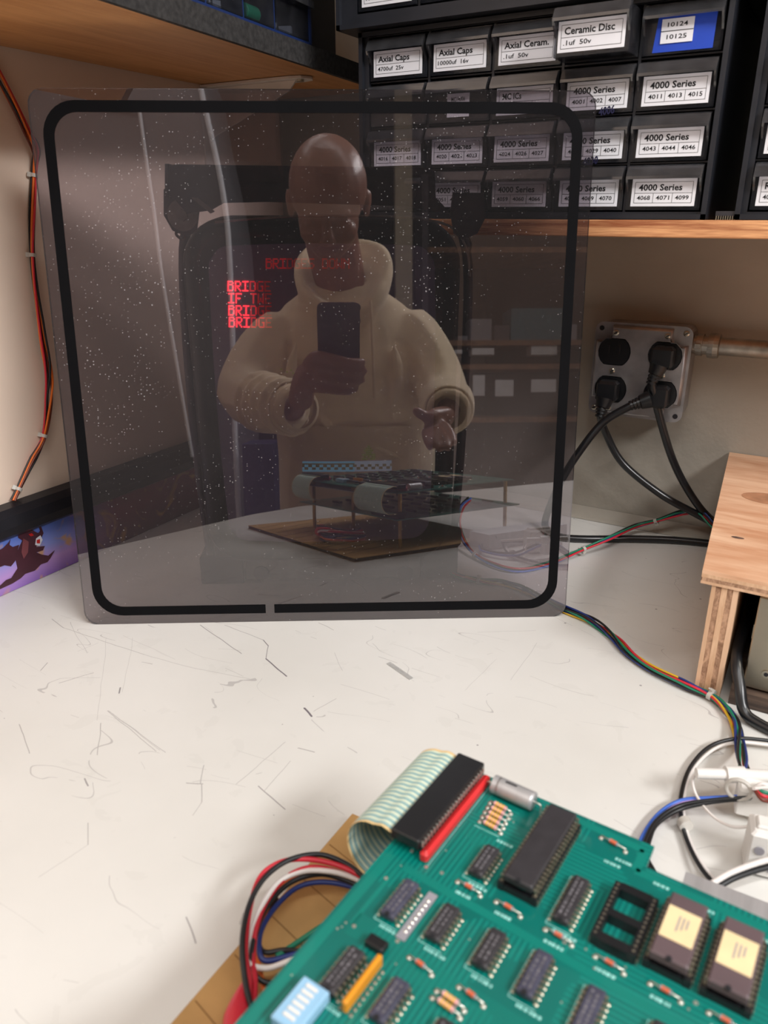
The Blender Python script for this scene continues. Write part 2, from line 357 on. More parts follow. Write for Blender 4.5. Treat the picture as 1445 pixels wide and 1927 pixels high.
def smoked_glass():
    m = bpy.data.materials.new('smoked_glass'); m.use_nodes = True; t = m.node_tree; t.nodes.clear(); L = t.links
    o = t.nodes.new('ShaderNodeOutputMaterial'); tr = t.nodes.new('ShaderNodeBsdfTransparent'); tr.inputs[0].default_value = (.42, .375, .415, 1)
    g = t.nodes.new('ShaderNodeBsdfGlossy'); g.inputs['Roughness'].default_value = 0; g.inputs[0].default_value = (1, .97, 1, 1)
    fr = t.nodes.new('ShaderNodeFresnel'); fr.inputs[0].default_value = 2.15
    a = t.nodes.new('ShaderNodeMixShader'); L.new(fr.outputs[0], a.inputs[0]); L.new(tr.outputs[0], a.inputs[1]); L.new(g.outputs[0], a.inputs[2])
    tc = t.nodes.new('ShaderNodeTexCoord')
    vo = t.nodes.new('ShaderNodeTexVoronoi'); vo.inputs['Scale'].default_value = 480; L.new(tc.outputs['Object'], vo.inputs['Vector'])
    nz = t.nodes.new('ShaderNodeTexNoise'); nz.inputs['Scale'].default_value = 11; nz.inputs['Detail'].default_value = 3; L.new(tc.outputs['Object'], nz.inputs['Vector'])
    sp = t.nodes.new('ShaderNodeSeparateColor'); L.new(vo.outputs['Color'], sp.inputs[0])
    # dust specks: small radius, more of them where the noise is high
    mr = t.nodes.new('ShaderNodeMapRange'); mr.inputs['From Min'].default_value = .30; mr.inputs['From Max'].default_value = .75; mr.inputs['To Min'].default_value = .06; mr.inputs['To Max'].default_value = .34
    L.new(nz.outputs[0], mr.inputs[0])
    mu = t.nodes.new('ShaderNodeMath'); mu.operation = 'POWER'; L.new(sp.outputs[0], mu.inputs[0]); mu.inputs[1].default_value = 2.2
    m3 = t.nodes.new('ShaderNodeMath'); m3.operation = 'MULTIPLY'; L.new(mu.outputs[0], m3.inputs[0]); L.new(mr.outputs[0], m3.inputs[1])
    lt = t.nodes.new('ShaderNodeMath'); lt.operation = 'LESS_THAN'; L.new(vo.outputs['Distance'], lt.inputs[0]); L.new(m3.outputs[0], lt.inputs[1])
    mk = t.nodes.new('ShaderNodeMath'); mk.operation = 'MULTIPLY'; mk.inputs[1].default_value = .30; L.new(lt.outputs[0], mk.inputs[0])
    ad = t.nodes.new('ShaderNodeMath'); ad.operation = 'ADD'; ad.inputs[1].default_value = .012; L.new(mk.outputs[0], ad.inputs[0])
    df = t.nodes.new('ShaderNodeBsdfDiffuse'); df.inputs[0].default_value = (.75, .72, .74, 1)
    b = t.nodes.new('ShaderNodeMixShader'); L.new(ad.outputs[0], b.inputs[0]); L.new(a.outputs[0], b.inputs[1]); L.new(df.outputs[0], b.inputs[2])
    L.new(b.outputs[0], o.inputs[0]); return m
SMOKE = smoked_glass()
def plain_clear(name, c):
    m = bpy.data.materials.new(name); m.use_nodes = True; t = m.node_tree; t.nodes.clear()
    o = t.nodes.new('ShaderNodeOutputMaterial'); tr = t.nodes.new('ShaderNodeBsdfTransparent'); tr.inputs[0].default_value = c
    t.links.new(tr.outputs[0], o.inputs[0]); return m
BACKFACE = plain_clear('glass_rear_face', (1, 1, 1, 1))
GEDGE = mat('glass_edge', (92, 88, 92), .2, noise=.1, alpha=.75)
GLINE = mat('black_painted_border', (9, 9, 12), .9, noise=.1, spec=.15)

def desk_mat():
    m, t, b = nt('scratched_white_laminate'); L = t.links; b.inputs['Roughness'].default_value = .42
    tc = t.nodes.new('ShaderNodeTexCoord'); co = tc.outputs['Object']
    def nz(scale, detail=4, dist=0, src=None):
        n = t.nodes.new('ShaderNodeTexNoise'); n.inputs['Scale'].default_value = scale; n.inputs['Detail'].default_value = detail; n.inputs['Distortion'].default_value = dist
        L.new(src or co, n.inputs['Vector']); return n
    def mth(op, a, b_=None, c=None):
        n = t.nodes.new('ShaderNodeMath'); n.operation = op
        for i, q in enumerate((a, b_, c)):
            if q is None: continue
            if isinstance(q, (int, float)): n.inputs[i].default_value = q
            else: L.new(q, n.inputs[i])
        return n.outputs[0]
    base = t.nodes.new('ShaderNodeValToRGB'); e = base.color_ramp.elements
    e[0].position = .35; e[0].color = (*srgb((214, 213, 208)), 1); e[1].position = .65; e[1].color = (*srgb((224, 223, 219)), 1)
    L.new(nz(5, 5).outputs[0], base.inputs[0])
    # hairline scratches: iso-lines of a stretched noise, masked
    mask = None
    for rot, sc, wdt, seed in ((.6, 5, .0035, 0), (2.2, 7, .004, 3), (1.3, 3.5, .0028, 9)):
        mp = t.nodes.new('ShaderNodeMapping'); mp.inputs['Rotation'].default_value = (0, 0, rot); mp.inputs['Location'].default_value = (seed, seed, 0); mp.inputs['Scale'].default_value = (1, 3.2, 1); L.new(co, mp.inputs[0])
        n = nz(sc, 1.5, .3, mp.outputs[0]); d = mth('ABSOLUTE', mth('SUBTRACT', n.outputs[0], .5)); ln = mth('LESS_THAN', d, wdt*.35)
        mk = mth('GREATER_THAN', nz(13+seed, 2).outputs[0], .56); q = mth('MULTIPLY', ln, mk); q = mth('MULTIPLY', q, .33)
        mask = q if mask is None else mth('MAXIMUM', mask, q)
    vo = t.nodes.new('ShaderNodeTexVoronoi'); vo.inputs['Scale'].default_value = 60; L.new(co, vo.inputs['Vector'])
    sp = t.nodes.new('ShaderNodeSeparateColor'); L.new(vo.outputs['Color'], sp.inputs[0])
    dots = mth('LESS_THAN', vo.outputs['Distance'], mth('MULTIPLY', mth('POWER', sp.outputs[0], 6), mth('MULTIPLY', nz(9, 2).outputs[0], .13)))
    mask = mth('MAXIMUM', mask, mth('MULTIPLY', dots, .6))
    # individual long scratches and gouges (a, b in desk metres; width; strength)
    segs = []
    for a_, b_, wd, st in SCRATCH:
        A_ = pz(*a_); B_ = pz(*b_); segs.append((A_, B_, wd, st))
    for A_, B_, wd, st in segs:
        pa = t.nodes.new('ShaderNodeVectorMath'); pa.operation = 'SUBTRACT'; L.new(wob(t, co), pa.inputs[0]); pa.inputs[1].default_value = A_
        ba = B_-A_; dt = t.nodes.new('ShaderNodeVectorMath'); dt.operation = 'DOT_PRODUCT'; L.new(pa.outputs[0], dt.inputs[0]); dt.inputs[1].default_value = ba
        h = t.nodes.new('ShaderNodeMath'); h.operation = 'DIVIDE'; h.use_clamp = True; L.new(dt.outputs['Value'], h.inputs[0]); h.inputs[1].default_value = ba.length_squared
        sc = t.nodes.new('ShaderNodeVectorMath'); sc.operation = 'SCALE'; sc.inputs[0].default_value = ba; L.new(h.outputs[0], sc.inputs['Scale'])
        df = t.nodes.new('ShaderNodeVectorMath'); df.operation = 'DISTANCE'; L.new(pa.outputs[0], df.inputs[0]); L.new(sc.outputs[0], df.inputs[1])
        q = mth('MULTIPLY', mth('LESS_THAN', df.outputs['Value'], wd), st)
        mask = mth('MAXIMUM', mask, q)
    mx = t.nodes.new('ShaderNodeMix'); mx.data_type = 'RGBA'; L.new(mask, mx.inputs[0]); L.new(base.outputs[0], mx.inputs[6]); mx.inputs[7].default_value = (*srgb((92, 82, 92)), 1)
    # faint smudges
    sm = t.nodes.new('ShaderNodeMix'); sm.data_type = 'RGBA'; L.new(mth('MULTIPLY', mth('GREATER_THAN', nz(34, 6, 1).outputs[0], .63), .04), sm.inputs[0]); L.new(mx.outputs[2], sm.inputs[6]); sm.inputs[7].default_value = (*srgb((120, 120, 110)), 1)
    L.new(sm.outputs[2], b.inputs['Base Color'])
    rr = t.nodes.new('ShaderNodeMapRange'); L.new(nz(22, 5).outputs[0], rr.inputs[0]); rr.inputs['To Min'].default_value = .34; rr.inputs['To Max'].default_value = .55; L.new(rr.outputs[0], b.inputs['Roughness'])
    return m
_w = {}
def wob(t, co):
    if t.name in _w and False: return _w[t.name]
    k = t.as_pointer()
    if k in _w: return _w[k]
    n = t.nodes.new('ShaderNodeTexNoise'); n.inputs['Scale'].default_value = 26; t.links.new(co, n.inputs['Vector'])
    a = t.nodes.new('ShaderNodeVectorMath'); a.operation = 'SUBTRACT'; t.links.new(n.outputs['Color'], a.inputs[0]); a.inputs[1].default_value = (.5, .5, .5)
    s = t.nodes.new('ShaderNodeVectorMath'); s.operation = 'SCALE'; t.links.new(a.outputs[0], s.inputs[0]); s.inputs['Scale'].default_value = .004
    f = t.nodes.new('ShaderNodeVectorMath'); f.operation = 'MULTIPLY'; t.links.new(s.outputs[0], f.inputs[0]); f.inputs[1].default_value = (1, 1, 0)
    d = t.nodes.new('ShaderNodeVectorMath'); t.links.new(co, d.inputs[0]); t.links.new(f.outputs[0], d.inputs[1])
    _w[k] = d.outputs[0]; return _w[k]
SCRATCH = [((98, 1165), (120, 1182), .00035, .5), ((120, 1182), (270, 1232), .0003, .42), ((270, 1232), (370, 1258), .0003, .3), ((370, 1258), (470, 1278), .0003, .28),
 ((378, 1176), (455, 1230), .0004, .6), ((424, 1176), (495, 1204), .0003, .5), ((495, 1204), (505, 1215), .0004, .8), ((505, 1215), (501, 1240), .0003, .7), ((501, 1240), (537, 1273), .0006, .85),
 ((573, 1334), (586, 1349), .0008, .9), ((112, 1285), (176, 1266), .0003, .5), ((78, 1261), (90, 1247), .0003, .6), ((224, 1305), (226, 1295), .0006, .7), ((202, 1338), (295, 1414), .00025, .45),
 ((204, 1338), (312, 1416), .00025, .42), ((210, 1342), (302, 1412), .0002, .35), ((190, 1360), (184, 1420), .0003, .45), ((36, 1363), (56, 1418), .0003, .5), ((484, 1480), (537, 1524), .00035, .65),
 ((384, 1440), (378, 1475), .0003, .45), ((380, 1475), (378, 1510), .0003, .45), ((378, 1510), (362, 1535), .00025, .35), ((352, 1473), (382, 1475), .0004, .5), ((444, 1476), (535, 1397), .00022, .4),
 ((497, 1488), (546, 1433), .00022, .4), ((158, 1466), (165, 1480), .0005, .6), ((167, 1548), (167, 1590), .0003, .4), ((167, 1590), (75, 1650), .00022, .28), ((348, 1725), (366, 1775), .0004, .55),
 ((185, 1210), (145, 1226), .0002, .3), ((200, 1200), (183, 1355), .0002, .25), ((590, 1340), (632, 1314), .0003, .35), ((560, 1408), (590, 1416), .0004, .5), ((628, 1228), (645, 1262), .0002, .35),
 ((600, 1172), (628, 1186), .0003, .5), ((230, 1303), (250, 1200), .0002, .25), ((232, 1196), (330, 1240), .0002, .25), ((1010, 1210), (960, 1280), .0002, .3), ((900, 1190), (1010, 1186), .0002, .35), ((875, 1300), (935, 1240), .00018, .25)]

# ------------------------------------------------------------------ room
XL, YB = -.678, .901
FZ, CZ = -.74, 1.66
def slab(name, a, b, m, kind='structure'):
    c = (V(a)+V(b))/2; d = V(b)-V(a); return MB().box(c, (abs(d.x), abs(d.y), abs(d.z))).build(name, m, kind=kind)
slab('wall_back', (XL-.1, YB, FZ), (3.2, YB+.1, CZ), WALLB)
slab('wall_left', (XL-.1, -3.2, FZ), (XL, YB, CZ), WALLL)
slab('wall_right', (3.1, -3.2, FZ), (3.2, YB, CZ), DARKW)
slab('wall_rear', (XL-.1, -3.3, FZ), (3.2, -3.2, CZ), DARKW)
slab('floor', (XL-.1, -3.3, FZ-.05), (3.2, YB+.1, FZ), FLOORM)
slab('ceiling', (XL-.1, -3.3, CZ), (3.2, YB+.1, CZ+.05), CEIL)

# ------------------------------------------------------------------ desk
dk = thing('desk', (0, .4, -.74), 'white laminate corner workbench with a scratched top', 'desk')
g = .0005
poly = [(XL+g, YB-g), (XL+g, .17), (-.145, -.132), (-.02, -.175), (1.2, -.175), (1.2, YB-g)]
DESK = desk_mat()
MB().prism([V((x, y, 0)) for x, y in poly], (0, 0, -.028)).build('desktop', DESK, dk, None)
for x, y in ((-.60, .82), (-.60, .25), (1.12, .82), (1.12, -.10), (.0, .82)):
    MB().box((x, y, -.384), (.045, .045, .712), bev=.004).build('leg', WPAINT, dk)
# object coordinates of the desktop start at the thing's origin, so shift its scratches with a matching origin
dk.location = (0, 0, 0)
for c in dk.children: pass
for c in list(dk.children):
    c.data.transform(M.Translation(V((0, .4, -.74))))
# concrete footing at the wall foot
MB().prism([V((XL+.001, YB-.0005, .0005)), V((XL+.001, YB-.0005, .012)), V((XL+.001, YB-.010, .0035)), V((XL+.001, YB-.017, .0005))], (1.87, 0, 0)).build('baseboard_back', WALLB, kind='structure')

# ------------------------------------------------------------------ back shelf of raw wood
sh = thing('wall_shelf', ((-.43+1.1)/2, .81, .3325), 'raw wooden plank shelf under the black drawer cabinets', 'shelf')
MB().box((.33, .804, .3396), (1.54, .194, .0138), bev=.0008).build('board', SHELFW, sh)
for x in (.25, .75):
    MB().prism([V((x-.006, .90, .331)), V((x-.006, .74, .331)), V((x-.006, .90, .20))], (.012, 0, 0)).build('bracket', WPAINT, sh)

# ------------------------------------------------------------------ drawer cabinets
def label_mesh(w, h, kind, big=None, small=(), scribble=None):
    """card in the XZ plane facing -Y, centred at origin"""
    X = V((1, 0, 0)); Z = V((0, 0, 1)); mb = MB()
    mb.box((0, 0, 0), (w, .0004, h)); y = -.0004
    def ln(x0, z0, x1, z1, t=.00022):
        if abs(z0-z1) < 1e-9: mb.box(((x0+x1)/2, y+.0001, z0), (x1-x0, .0002, t), mi=1)
        else: mb.box((x0, y+.0001, (z0+z1)/2), (t, .0002, abs(z1-z0)), mi=1)
    if kind in ('two', 'three'):
        bx, bz = w/2-.0026, h/2-.0026; mid = -h*.02
        ln(-bx, bz, bx, bz); ln(-bx, -bz, bx, -bz); ln(-bx, -bz, -bx, bz); ln(bx, -bz, bx, bz); ln(-bx, mid, bx, mid)
        if big:
            wd = min(len(big)*.0033, 2*bx-.005) if kind == 'two' else (w*.68 if len(big) > 8 else w*.34)
            put_text(mb, big, (-bx+(.0025 if kind == 'two' else .003), y, mid+(bz-mid)*.24), X, Z, (bz-mid)*.80, 1, .023, width=wd)
        if kind == 'three':
            for k in (1, 2): ln(-bx+2*bx*k/3, -bz, -bx+2*bx*k/3, mid)
            for k, s_ in enumerate(small):
                if s_: put_text(mb, s_, (-bx+2*bx*(k+.5)/3, y, -bz+(mid+bz)*.32), X, Z, (mid+bz)*.60, 1, .012, width=2*bx/3*.70*(len(s_)/4 if len(s_) < 5 else 1.25), center=True)
        elif small:
            put_text(mb, small[0], (-bx+.002, y, -bz+(mid+bz)*.30), X, Z, (mid+bz)*.62, 1, .010, width=len(small[0])*.0025)
    elif kind == 'tiny':
        for k, s_ in enumerate(small): put_text(mb, s_, (0, y, h*.17-k*h*.5), X, Z, h*.26, 1, .01, center=True, width=w*.62)
        mb.box((0, y, 0.0), (w, .0002, .0004), mi=1)
    if scribble: put_text(mb, scribble[0], (scribble[1], y-.0001, scribble[2]), V((1, 0, .12)), Z, .0085, 2, .03, width=.013)
    return mb
LAB = [PAPER, INK, PEN, BLUET]
def drawer_mb(w, h, dep):
    """origin: bottom front centre of the drawer, front faces -Y"""
    mb = MB(); t = .0018; b = MB()
    mb.box((0, t/2, h/2), (w, t, h))                       # front
    mb.box((0, dep/2, t/2), (w, dep, t))
    for s in (-1, 1): mb.box((s*(w-t)/2, dep/2, h*.46), (t, dep, h*.92))
    mb.box((0, dep, h*.4), (w, t, h*.8))
    # lip: slanted scoop along the top of the front with curled cheeks
    prof = [(.0012, h), (-.004, h-.0012), (-.0085, h-.0085), (-.0088, h-.0108), (-.0074, h-.0104), (-.0030, h-.0030), (.0, h-.0035)]
    mb.prism([V((-w/2, y, z)) for y, z in prof], (w, 0, 0), mi=1)
    for s in (-1, 1):
        q = [(.0, h-.001), (-.0042, h-.0018), (-.0088, h-.0100), (-.0070, h-.0135), (-.0030, h-.0175), (0, h-.021)]
        mb.prism([V((s*w/2 - (.0016 if s > 0 else 0), y, z)) for y, z in q], (.0016, 0, 0), mi=1)
    return mb
def cabinet(x0, x1, z0, z1, yf, yb, cols, rows, cxs, czs, dw, dh, label, content, name='drawer_cabinet', frame=CABB):
    th = thing(name, ((x0+x1)/2, (yf+yb)/2, z0), label, 'cabinet')
    yf0 = yf
    body = MB()
    def bb(a, b, **k):
        c = (V(a)+V(b))/2; d = V(b)-V(a); body.box(c, (abs(d.x), abs(d.y), abs(d.z)), **k)
    bx0 = cxs[0]-dw/2-.0015; bx1 = cxs[-1]+dw/2+.0015; bz0 = czs[-1]-.0015; bz1 = czs[0]+dh+.0015
    bb((x0, yf, z0), (bx0, yb, z1)); bb((bx1, yf, z0), (x1, yb, z1)); bb((bx0, yf, z0), (bx1, yb, bz0)); bb((bx0, yf, bz1), (bx1, yb, z1)); bb((x0, yb-.003, z0), (x1, yb, z1))
    # raised rim
    bb((x0, yf-.004, z0), (x0+.004, yf, z1)); bb((x1-.004, yf-.004, z0), (x1, yf, z1)); bb((x0, yf-.004, z0), (x1, yf, z0+.004)); bb((x0, yf-.004, z1-.004), (x1, yf, z1))
    for i in range(len(cxs)-1):
        xm = (cxs[i]+cxs[i+1])/2; bb((xm-.0011, yf+.002, bz0), (xm+.0011, yb-.003, bz1))
    for j in range(len(czs)-1):
        zm = czs[j]-.001; bb((bx0, yf+.003, zm-.0008), (bx1, yb-.003, zm+.0004))
    body.build('cabinet_frame', frame, th)
    org = th.location
    for j, z in enumerate(czs):
        for i, x in enumerate(cxs):
            spec = content.get((j, i))
            if spec == 'skip': continue
            out = 0; 
            if spec and spec.get('out'): out = spec['out']
            o = bpy.data.objects.new('drawer', DR[(dw, dh)]); S.collection.objects.link(o); o.parent = th
            o.location = V((x, yf-.0005-out, z))-org
            # dim parts inside
            if (i, j, dw) and True:
                rnd = random.Random(i*7+j*13+int(dw*1e4)); cm = MB()
                for q in range(5):
                    c = V((rnd.uniform(-dw*.34, dw*.34), rnd.uniform(.012, .07), .0045+rnd.uniform(0, .003)))
                    cm.box(c, (rnd.uniform(.008, .016), rnd.uniform(.006, .02), rnd.uniform(.004, .007)), X=V((math.cos(q), math.sin(q), 0)), Y=V((-math.sin(q), math.cos(q), 0)))
                me = bpy.data.meshes.new('contents'); me.from_pydata(cm.v, [], cm.f); me.materials.append(INNER)
                c = bpy.data.objects.new('drawer_contents', me); S.collection.objects.link(c); c.parent = o; c['kind'] = 'stuff'
            if spec and spec.get('kind'):
                lm = label_mesh(spec.get('w', dw*.86), spec.get('h', .0212), spec['kind'], spec.get('big'), spec.get('small', ()), spec.get('scr'))
                if spec['kind'] == 'tiny' and spec.get('tape'):
                    lm.v = [v+V((-.004, -.0006, .0015)) for v in lm.v]
                    lm.add([V((-.0215, 0, -.0125)), V((.0235, 0, -.0125)), V((.024, 0, .0125)), V((-.019, 0, .0125))], [(0, 1, 2, 3)], 3)
                off = V((spec.get('dx', 0), -.0006, spec.get('dz', .0135)))
                me = bpy.data.meshes.new('drawer_label'); me.from_pydata([v+off for v in lm.v], [], lm.f)
                for mm in LAB: me.materials.append(mm)
                me.polygons.foreach_set('material_index', lm.m)
                l = bpy.data.objects.new('drawer_label', me); S.collection.objects.link(l); l.parent = o
    return th
DR = {}
def drawer_mesh(dw, dh, dep=.13):
    mb = drawer_mb(dw, dh, dep); me = bpy.data.meshes.new('drawer'); me.from_pydata(mb.v, [], mb.f); me.materials.append(CLEAR); me.materials.append(CLEARLIP)
    me.polygons.foreach_set('material_index', mb.m); bm = bmesh.new(); bm.from_mesh(me); bmesh.ops.recalc_face_normals(bm, faces=bm.faces); bm.to_mesh(me); bm.free()
    DR[(dw, dh)] = me
drawer_mesh(.0595, .0345); drawer_mesh(.0594, .0346)
def s4(*a, **k): return dict(kind='three', big='4000 Series', small=a, **k)
content = {(0, 0): dict(kind='two', big='Axial Caps', small=('4700uf  25v',)), (0, 1): dict(kind='two', big='Axial Caps', small=('10000uf  16v',)),
 (0, 2): dict(kind='two', big='Axial Ceram.', small=('.1uf  50v',)), (0, 3): dict(kind='two', big='Ceramic Disc', small=('.1uf  50v',), out=.03, w=.053, h=.0215),
 (0, 4): dict(kind='tiny', small=('10124', '10125'), w=.024, h=.0165, tape=True, dz=.014),
 (1, 1): dict(kind='tiny', small=('MC14006', 'MC14008'), w=.022, h=.019), (1, 2): dict(kind='three', big='MC ICs', small=('MC14081', 'MC14175', '')),
 (1, 3): s4('4001', '4002', '4007', scr=('4006', .003, -.0155)), (1, 4): s4('4011', '4013', '4015'),
 (2, 0): s4('4016', '4017', '4018'), (2, 1): s4('4020', '4021', '4023'), (2, 2): s4('4024', '4026', '4027'), (2, 3): s4('4028', '4029', '4040', scr=('4030', -.007, -.0155)), (2, 4): s4('4043', '4044', '4046'),
 (3, 1): s4('4051', '4052', '4053'), (3, 2): s4('4059', '4060', '4066'), (3, 3): s4('4067', '4069', '4070'), (3, 4): s4('4068', '4071', '4099')}
content[(1, 2)]['big'] = 'MC ICs'
CXS = [-.3959, -.3330, -.2702, -.2068, -.1442]; ZR = [.4816-.0135, .4428-.0135, .4050-.0135, .3677-.0135]
YF = .712
cabinet(-.4365, -.1082, .3470, .5085, YF, .885, 5, 4, CXS, ZR, .0595, .0345,
        'black drawer cabinet on the wooden shelf, its labelled drawers mostly reading 4000 Series', content)
# cabinet standing on it, slightly proud and wider
uc = {(3, 0): dict(kind='two', big='Axial Caps', small=('1000uf  25v',)), (3, 1): dict(kind='two', big='Axial Caps', small=('1000uf  16v',))}
cabinet(-.452, -.100, .5095, .671, YF-.014, .885, 5, 4, [c-.004 for c in CXS], [.5225+.038*k for k in (3, 2, 1, 0)], .0594, .0346,
        'black drawer cabinet stacked on top, cut by the upper picture edge', uc)
x2 = [-.047+.0628*k for k in range(5)]
rc = {(3, 0): dict(kind='three', big='Radial', small=('4028', '', ''), w=.052), (2, 0): dict(kind='three', big='Linear', small=('4', '', ''), w=.052), (1, 0): dict(kind='three', w=.052), (0, 0): dict(kind='three', w=.052)}
rc[(2, 0)] = dict(kind='three', big='', small=('4', '', ''), w=.052); rc[(3, 0)] = dict(kind='two', big='Ra', small=('402',), w=.052)
cabinet(-.0866, .24, .3470, .5085, YF, .885, 5, 4, x2, ZR, .0595, .0345, 'black drawer cabinet at the right end of the wooden shelf', rc)
cabinet(-.0866, .24, .5095, .671, YF, .885, 5, 4, x2, [.5225+.038*k for k in (3, 2, 1, 0)], .0595, .0345, 'upper black drawer cabinet at the far right, above the shelf', {})
# little integrated circuit standing on the shelf edge between the cabinets
a = pY(1345, 412, .709); b = pY(1389, 412, .709)
ic = thing('integrated_circuit', ((a.x+b.x)/2, .709, .3468), 'small chip on the shelf edge between the two black cabinets, pins forward', 'chip')
wx = b.x-a.x
MB().box(((a.x+b.x)/2, .7105, .3515), (wx, .0025, .0035)).build('chip_body', CHIP, ic)
pm_ = MB()
for k in range(10): pm_.box((a.x+wx*(k+.5)/10, .709, .3482), (.0007, .0006, .0030))
pm_.build('pins', TIN, ic)

# ------------------------------------------------------------------ left shelf, bracket and blue cabinet
zb = .488
p1 = pz(200, 0, zb); p2 = pz(672, 154, zb); d = (p2-p1).normalized(); pa = p1 - d*((p1.y-.31)/d.y); pb = p1 + d*((.899-p1.y)/d.y)
ls = thing('side_shelf', (-.6, .5, zb), 'brown plywood shelf on the left wall with a dusty black front edge', 'shelf')
MB().prism([V((XL+.001, pa.y, zb)), V((XL+.001, pb.y, zb)), V((pb.x-.004, pb.y, zb)), V((pa.x-.004, pa.y, zb))], (0, 0, .0165)).build('board', SHELFB, ls)
MB().prism([V((pb.x-.0038, pb.y, zb-.0005)), V((pa.x-.0038, pa.y, zb-.0005)), V((pa.x+.001, pa.y, zb-.0005)), V((pb.x+.001, pb.y, zb-.0005))], (0, 0, .019)).build('edge_trim', DUST, ls)
br = thing('shelf_bracket', (-.66, .77, zb), 'white steel shelf bracket under the brown side shelf', 'bracket')
bw = .024; yb0 = .765
arm = [(0, 0), (.125, 0), (.138, .004), (.144, .015), (.138, .026), (.125, .030), (0, .030)]
MB().prism([V((XL+.0015+x, yb0-bw/2+y, zb-.0028)) for x, y in arm], (0, 0, .0022)).build('arm', WPAINT, br)
leg = [(.0, -.10), (.024, -.10), (.024, .0), (0, .0)]
q = [(y, z) for y, z in rrect(.024, .115, .008, 4, 0, -.0595)]
MB().prism([V((XL+.0005, yb0+y, zb-.001+z)) for y, z in q], (.0024, 0, 0)).build('wall_plate', WPAINT, br)
MB().prism([V((XL+.003, yb0-.001, zb-.003)), V((XL+.128, yb0-.001, zb-.003)), V((XL+.118, yb0-.001, zb-.013)), V((XL+.003, yb0-.001, zb-.055))], (0, .002, 0)).build('web', WPAINT, br)
MB().cyl((XL+.133, yb0, zb-.0028), (XL+.133, yb0, zb-.005), .004).build('screw', SCREW, br)
MB().cyl((XL+.003, yb0, .434), (XL+.005, yb0, .434), .004).build('screw', SCREW, br)

def lerp(a, b, t): return a*(1-t)+b*t
zc = zb+.0190
dirx = d; outn = V((d.y, -d.x, 0)).normalized()
def sp(t, o, z): return p1 + d*t + outn*o + V((0, 0, z-zb))
def at_px(x, y):   # distance along the shelf edge for a pixel near the shelf top
    p = pz(x, y, zc); return (p-p1).dot(d)
bc = thing('drawer_cabinet', sp(.15, -.08, zc), 'navy blue cabinet with clear drawers on the brown side shelf', 'cabinet')
t1 = at_px(563, 92); ts = [at_px(x, y) for x, y in ((292, 3), (352, 22), (430, 47), (492, 68), (560, 91))]
fo = -.006
mbb = MB()
def sbox(mb, ta, tb, oa, ob, za, zb_, mi=0):
    vs = [sp(t, o, z) for z in (za, zb_) for o in (oa, ob) for t in (ta, tb)]
    mb.add(vs, [(0, 1, 3, 2), (4, 6, 7, 5), (0, 4, 5, 1), (2, 3, 7, 6), (0, 2, 6, 4), (1, 5, 7, 3)], mi)
tl = ts[0]-.12
sbox(mbb, tl, ts[-1]+.004, fo-.14, fo, zc, zc+.004); sbox(mbb, tl, ts[-1]+.004, fo-.14, fo-.136, zc, zc+.15)
sbox(mbb, ts[-1], ts[-1]+.004, fo-.14, fo, zc, zc+.15); sbox(mbb, tl, tl+.004, fo-.14, fo, zc, zc+.15)
for k in range(4): sbox(mbb, tl, ts[-1]+.004, fo-.14, fo-.002, zc+.004+.0365*k+.0345, zc+.004+.0365*k+.0365)
for t in ts[:-1]: sbox(mbb, t-.001, t+.001, fo-.14, fo-.001, zc, zc+.15)
mbb.build('cabinet_frame', CYANP, bc)
for r in range(4):
    for i in range(4):
        ta, tb = ts[i]+.002, ts[i+1]-.002; z0 = zc+.0045+.0365*r; mb = MB(); hh = .0335
        sbox(mb, ta, tb, fo-.0015, fo, z0, z0+hh); sbox(mb, ta, ta+.0015, fo-.12, fo, z0, z0+hh); sbox(mb, tb-.0015, tb, fo-.12, fo, z0, z0+hh); sbox(mb, ta, tb, fo-.12, fo, z0, z0+.0015)
        sbox(mb, ta, tb, fo, fo+.007, z0+hh-.006, z0+hh, 1)
        dd = mb.build('drawer', [CLEAR, CLEARLIP], bc)
        if r == 0 and i == 2:
            c = lerp(sp(ta, 0, 0), sp(tb, 0, 0), .5); c.z = z0+.009
            cc = V(c)+outn*(fo-.012); A1 = cc - d*.011; B1 = cc + d*.011
            MB().tube([A1, lerp(A1, B1, .1), cc, lerp(A1, B1, .9), B1], lambda s: .0068*math.sqrt(max(.02, 1-(abs(2*s-1))**6)), n=14, sub=5).build('green_capacitor', TEALCAP, dd, label='glossy green capacitor')
            MB().tube([A1, A1-d*.004+UPZ*.006, A1+UPZ*.012+d*.004, A1+UPZ*.010+d*.012], .0005, n=5).build('capacitor_lead', TIN, dd)
        elif r == 0:
            cm = MB(); rnd = random.Random(i)
            for q_ in range(6):
                c = sp(rnd.uniform(ta+.008, tb-.008), fo-.01-rnd.random()*.03, z0+.006); cm.box(c, (.007, .012, .007), X=V((math.cos(q_), math.sin(q_), 0)), Y=V((-math.sin(q_), math.cos(q_), 0)))
            cm.build('drawer_contents', [GREYP], dd, kind='stuff')
bk = MB(); ta = ts[-1]+.006; tb = (pz(611, 110, zc)-p1).dot(d); sbox(bk, ta, tb, -.13, -.008, zc+.0005, zc+.17)
bk.build('storage_box', BLACK, label='tall black box at the end of the brown side shelf', cat='box')

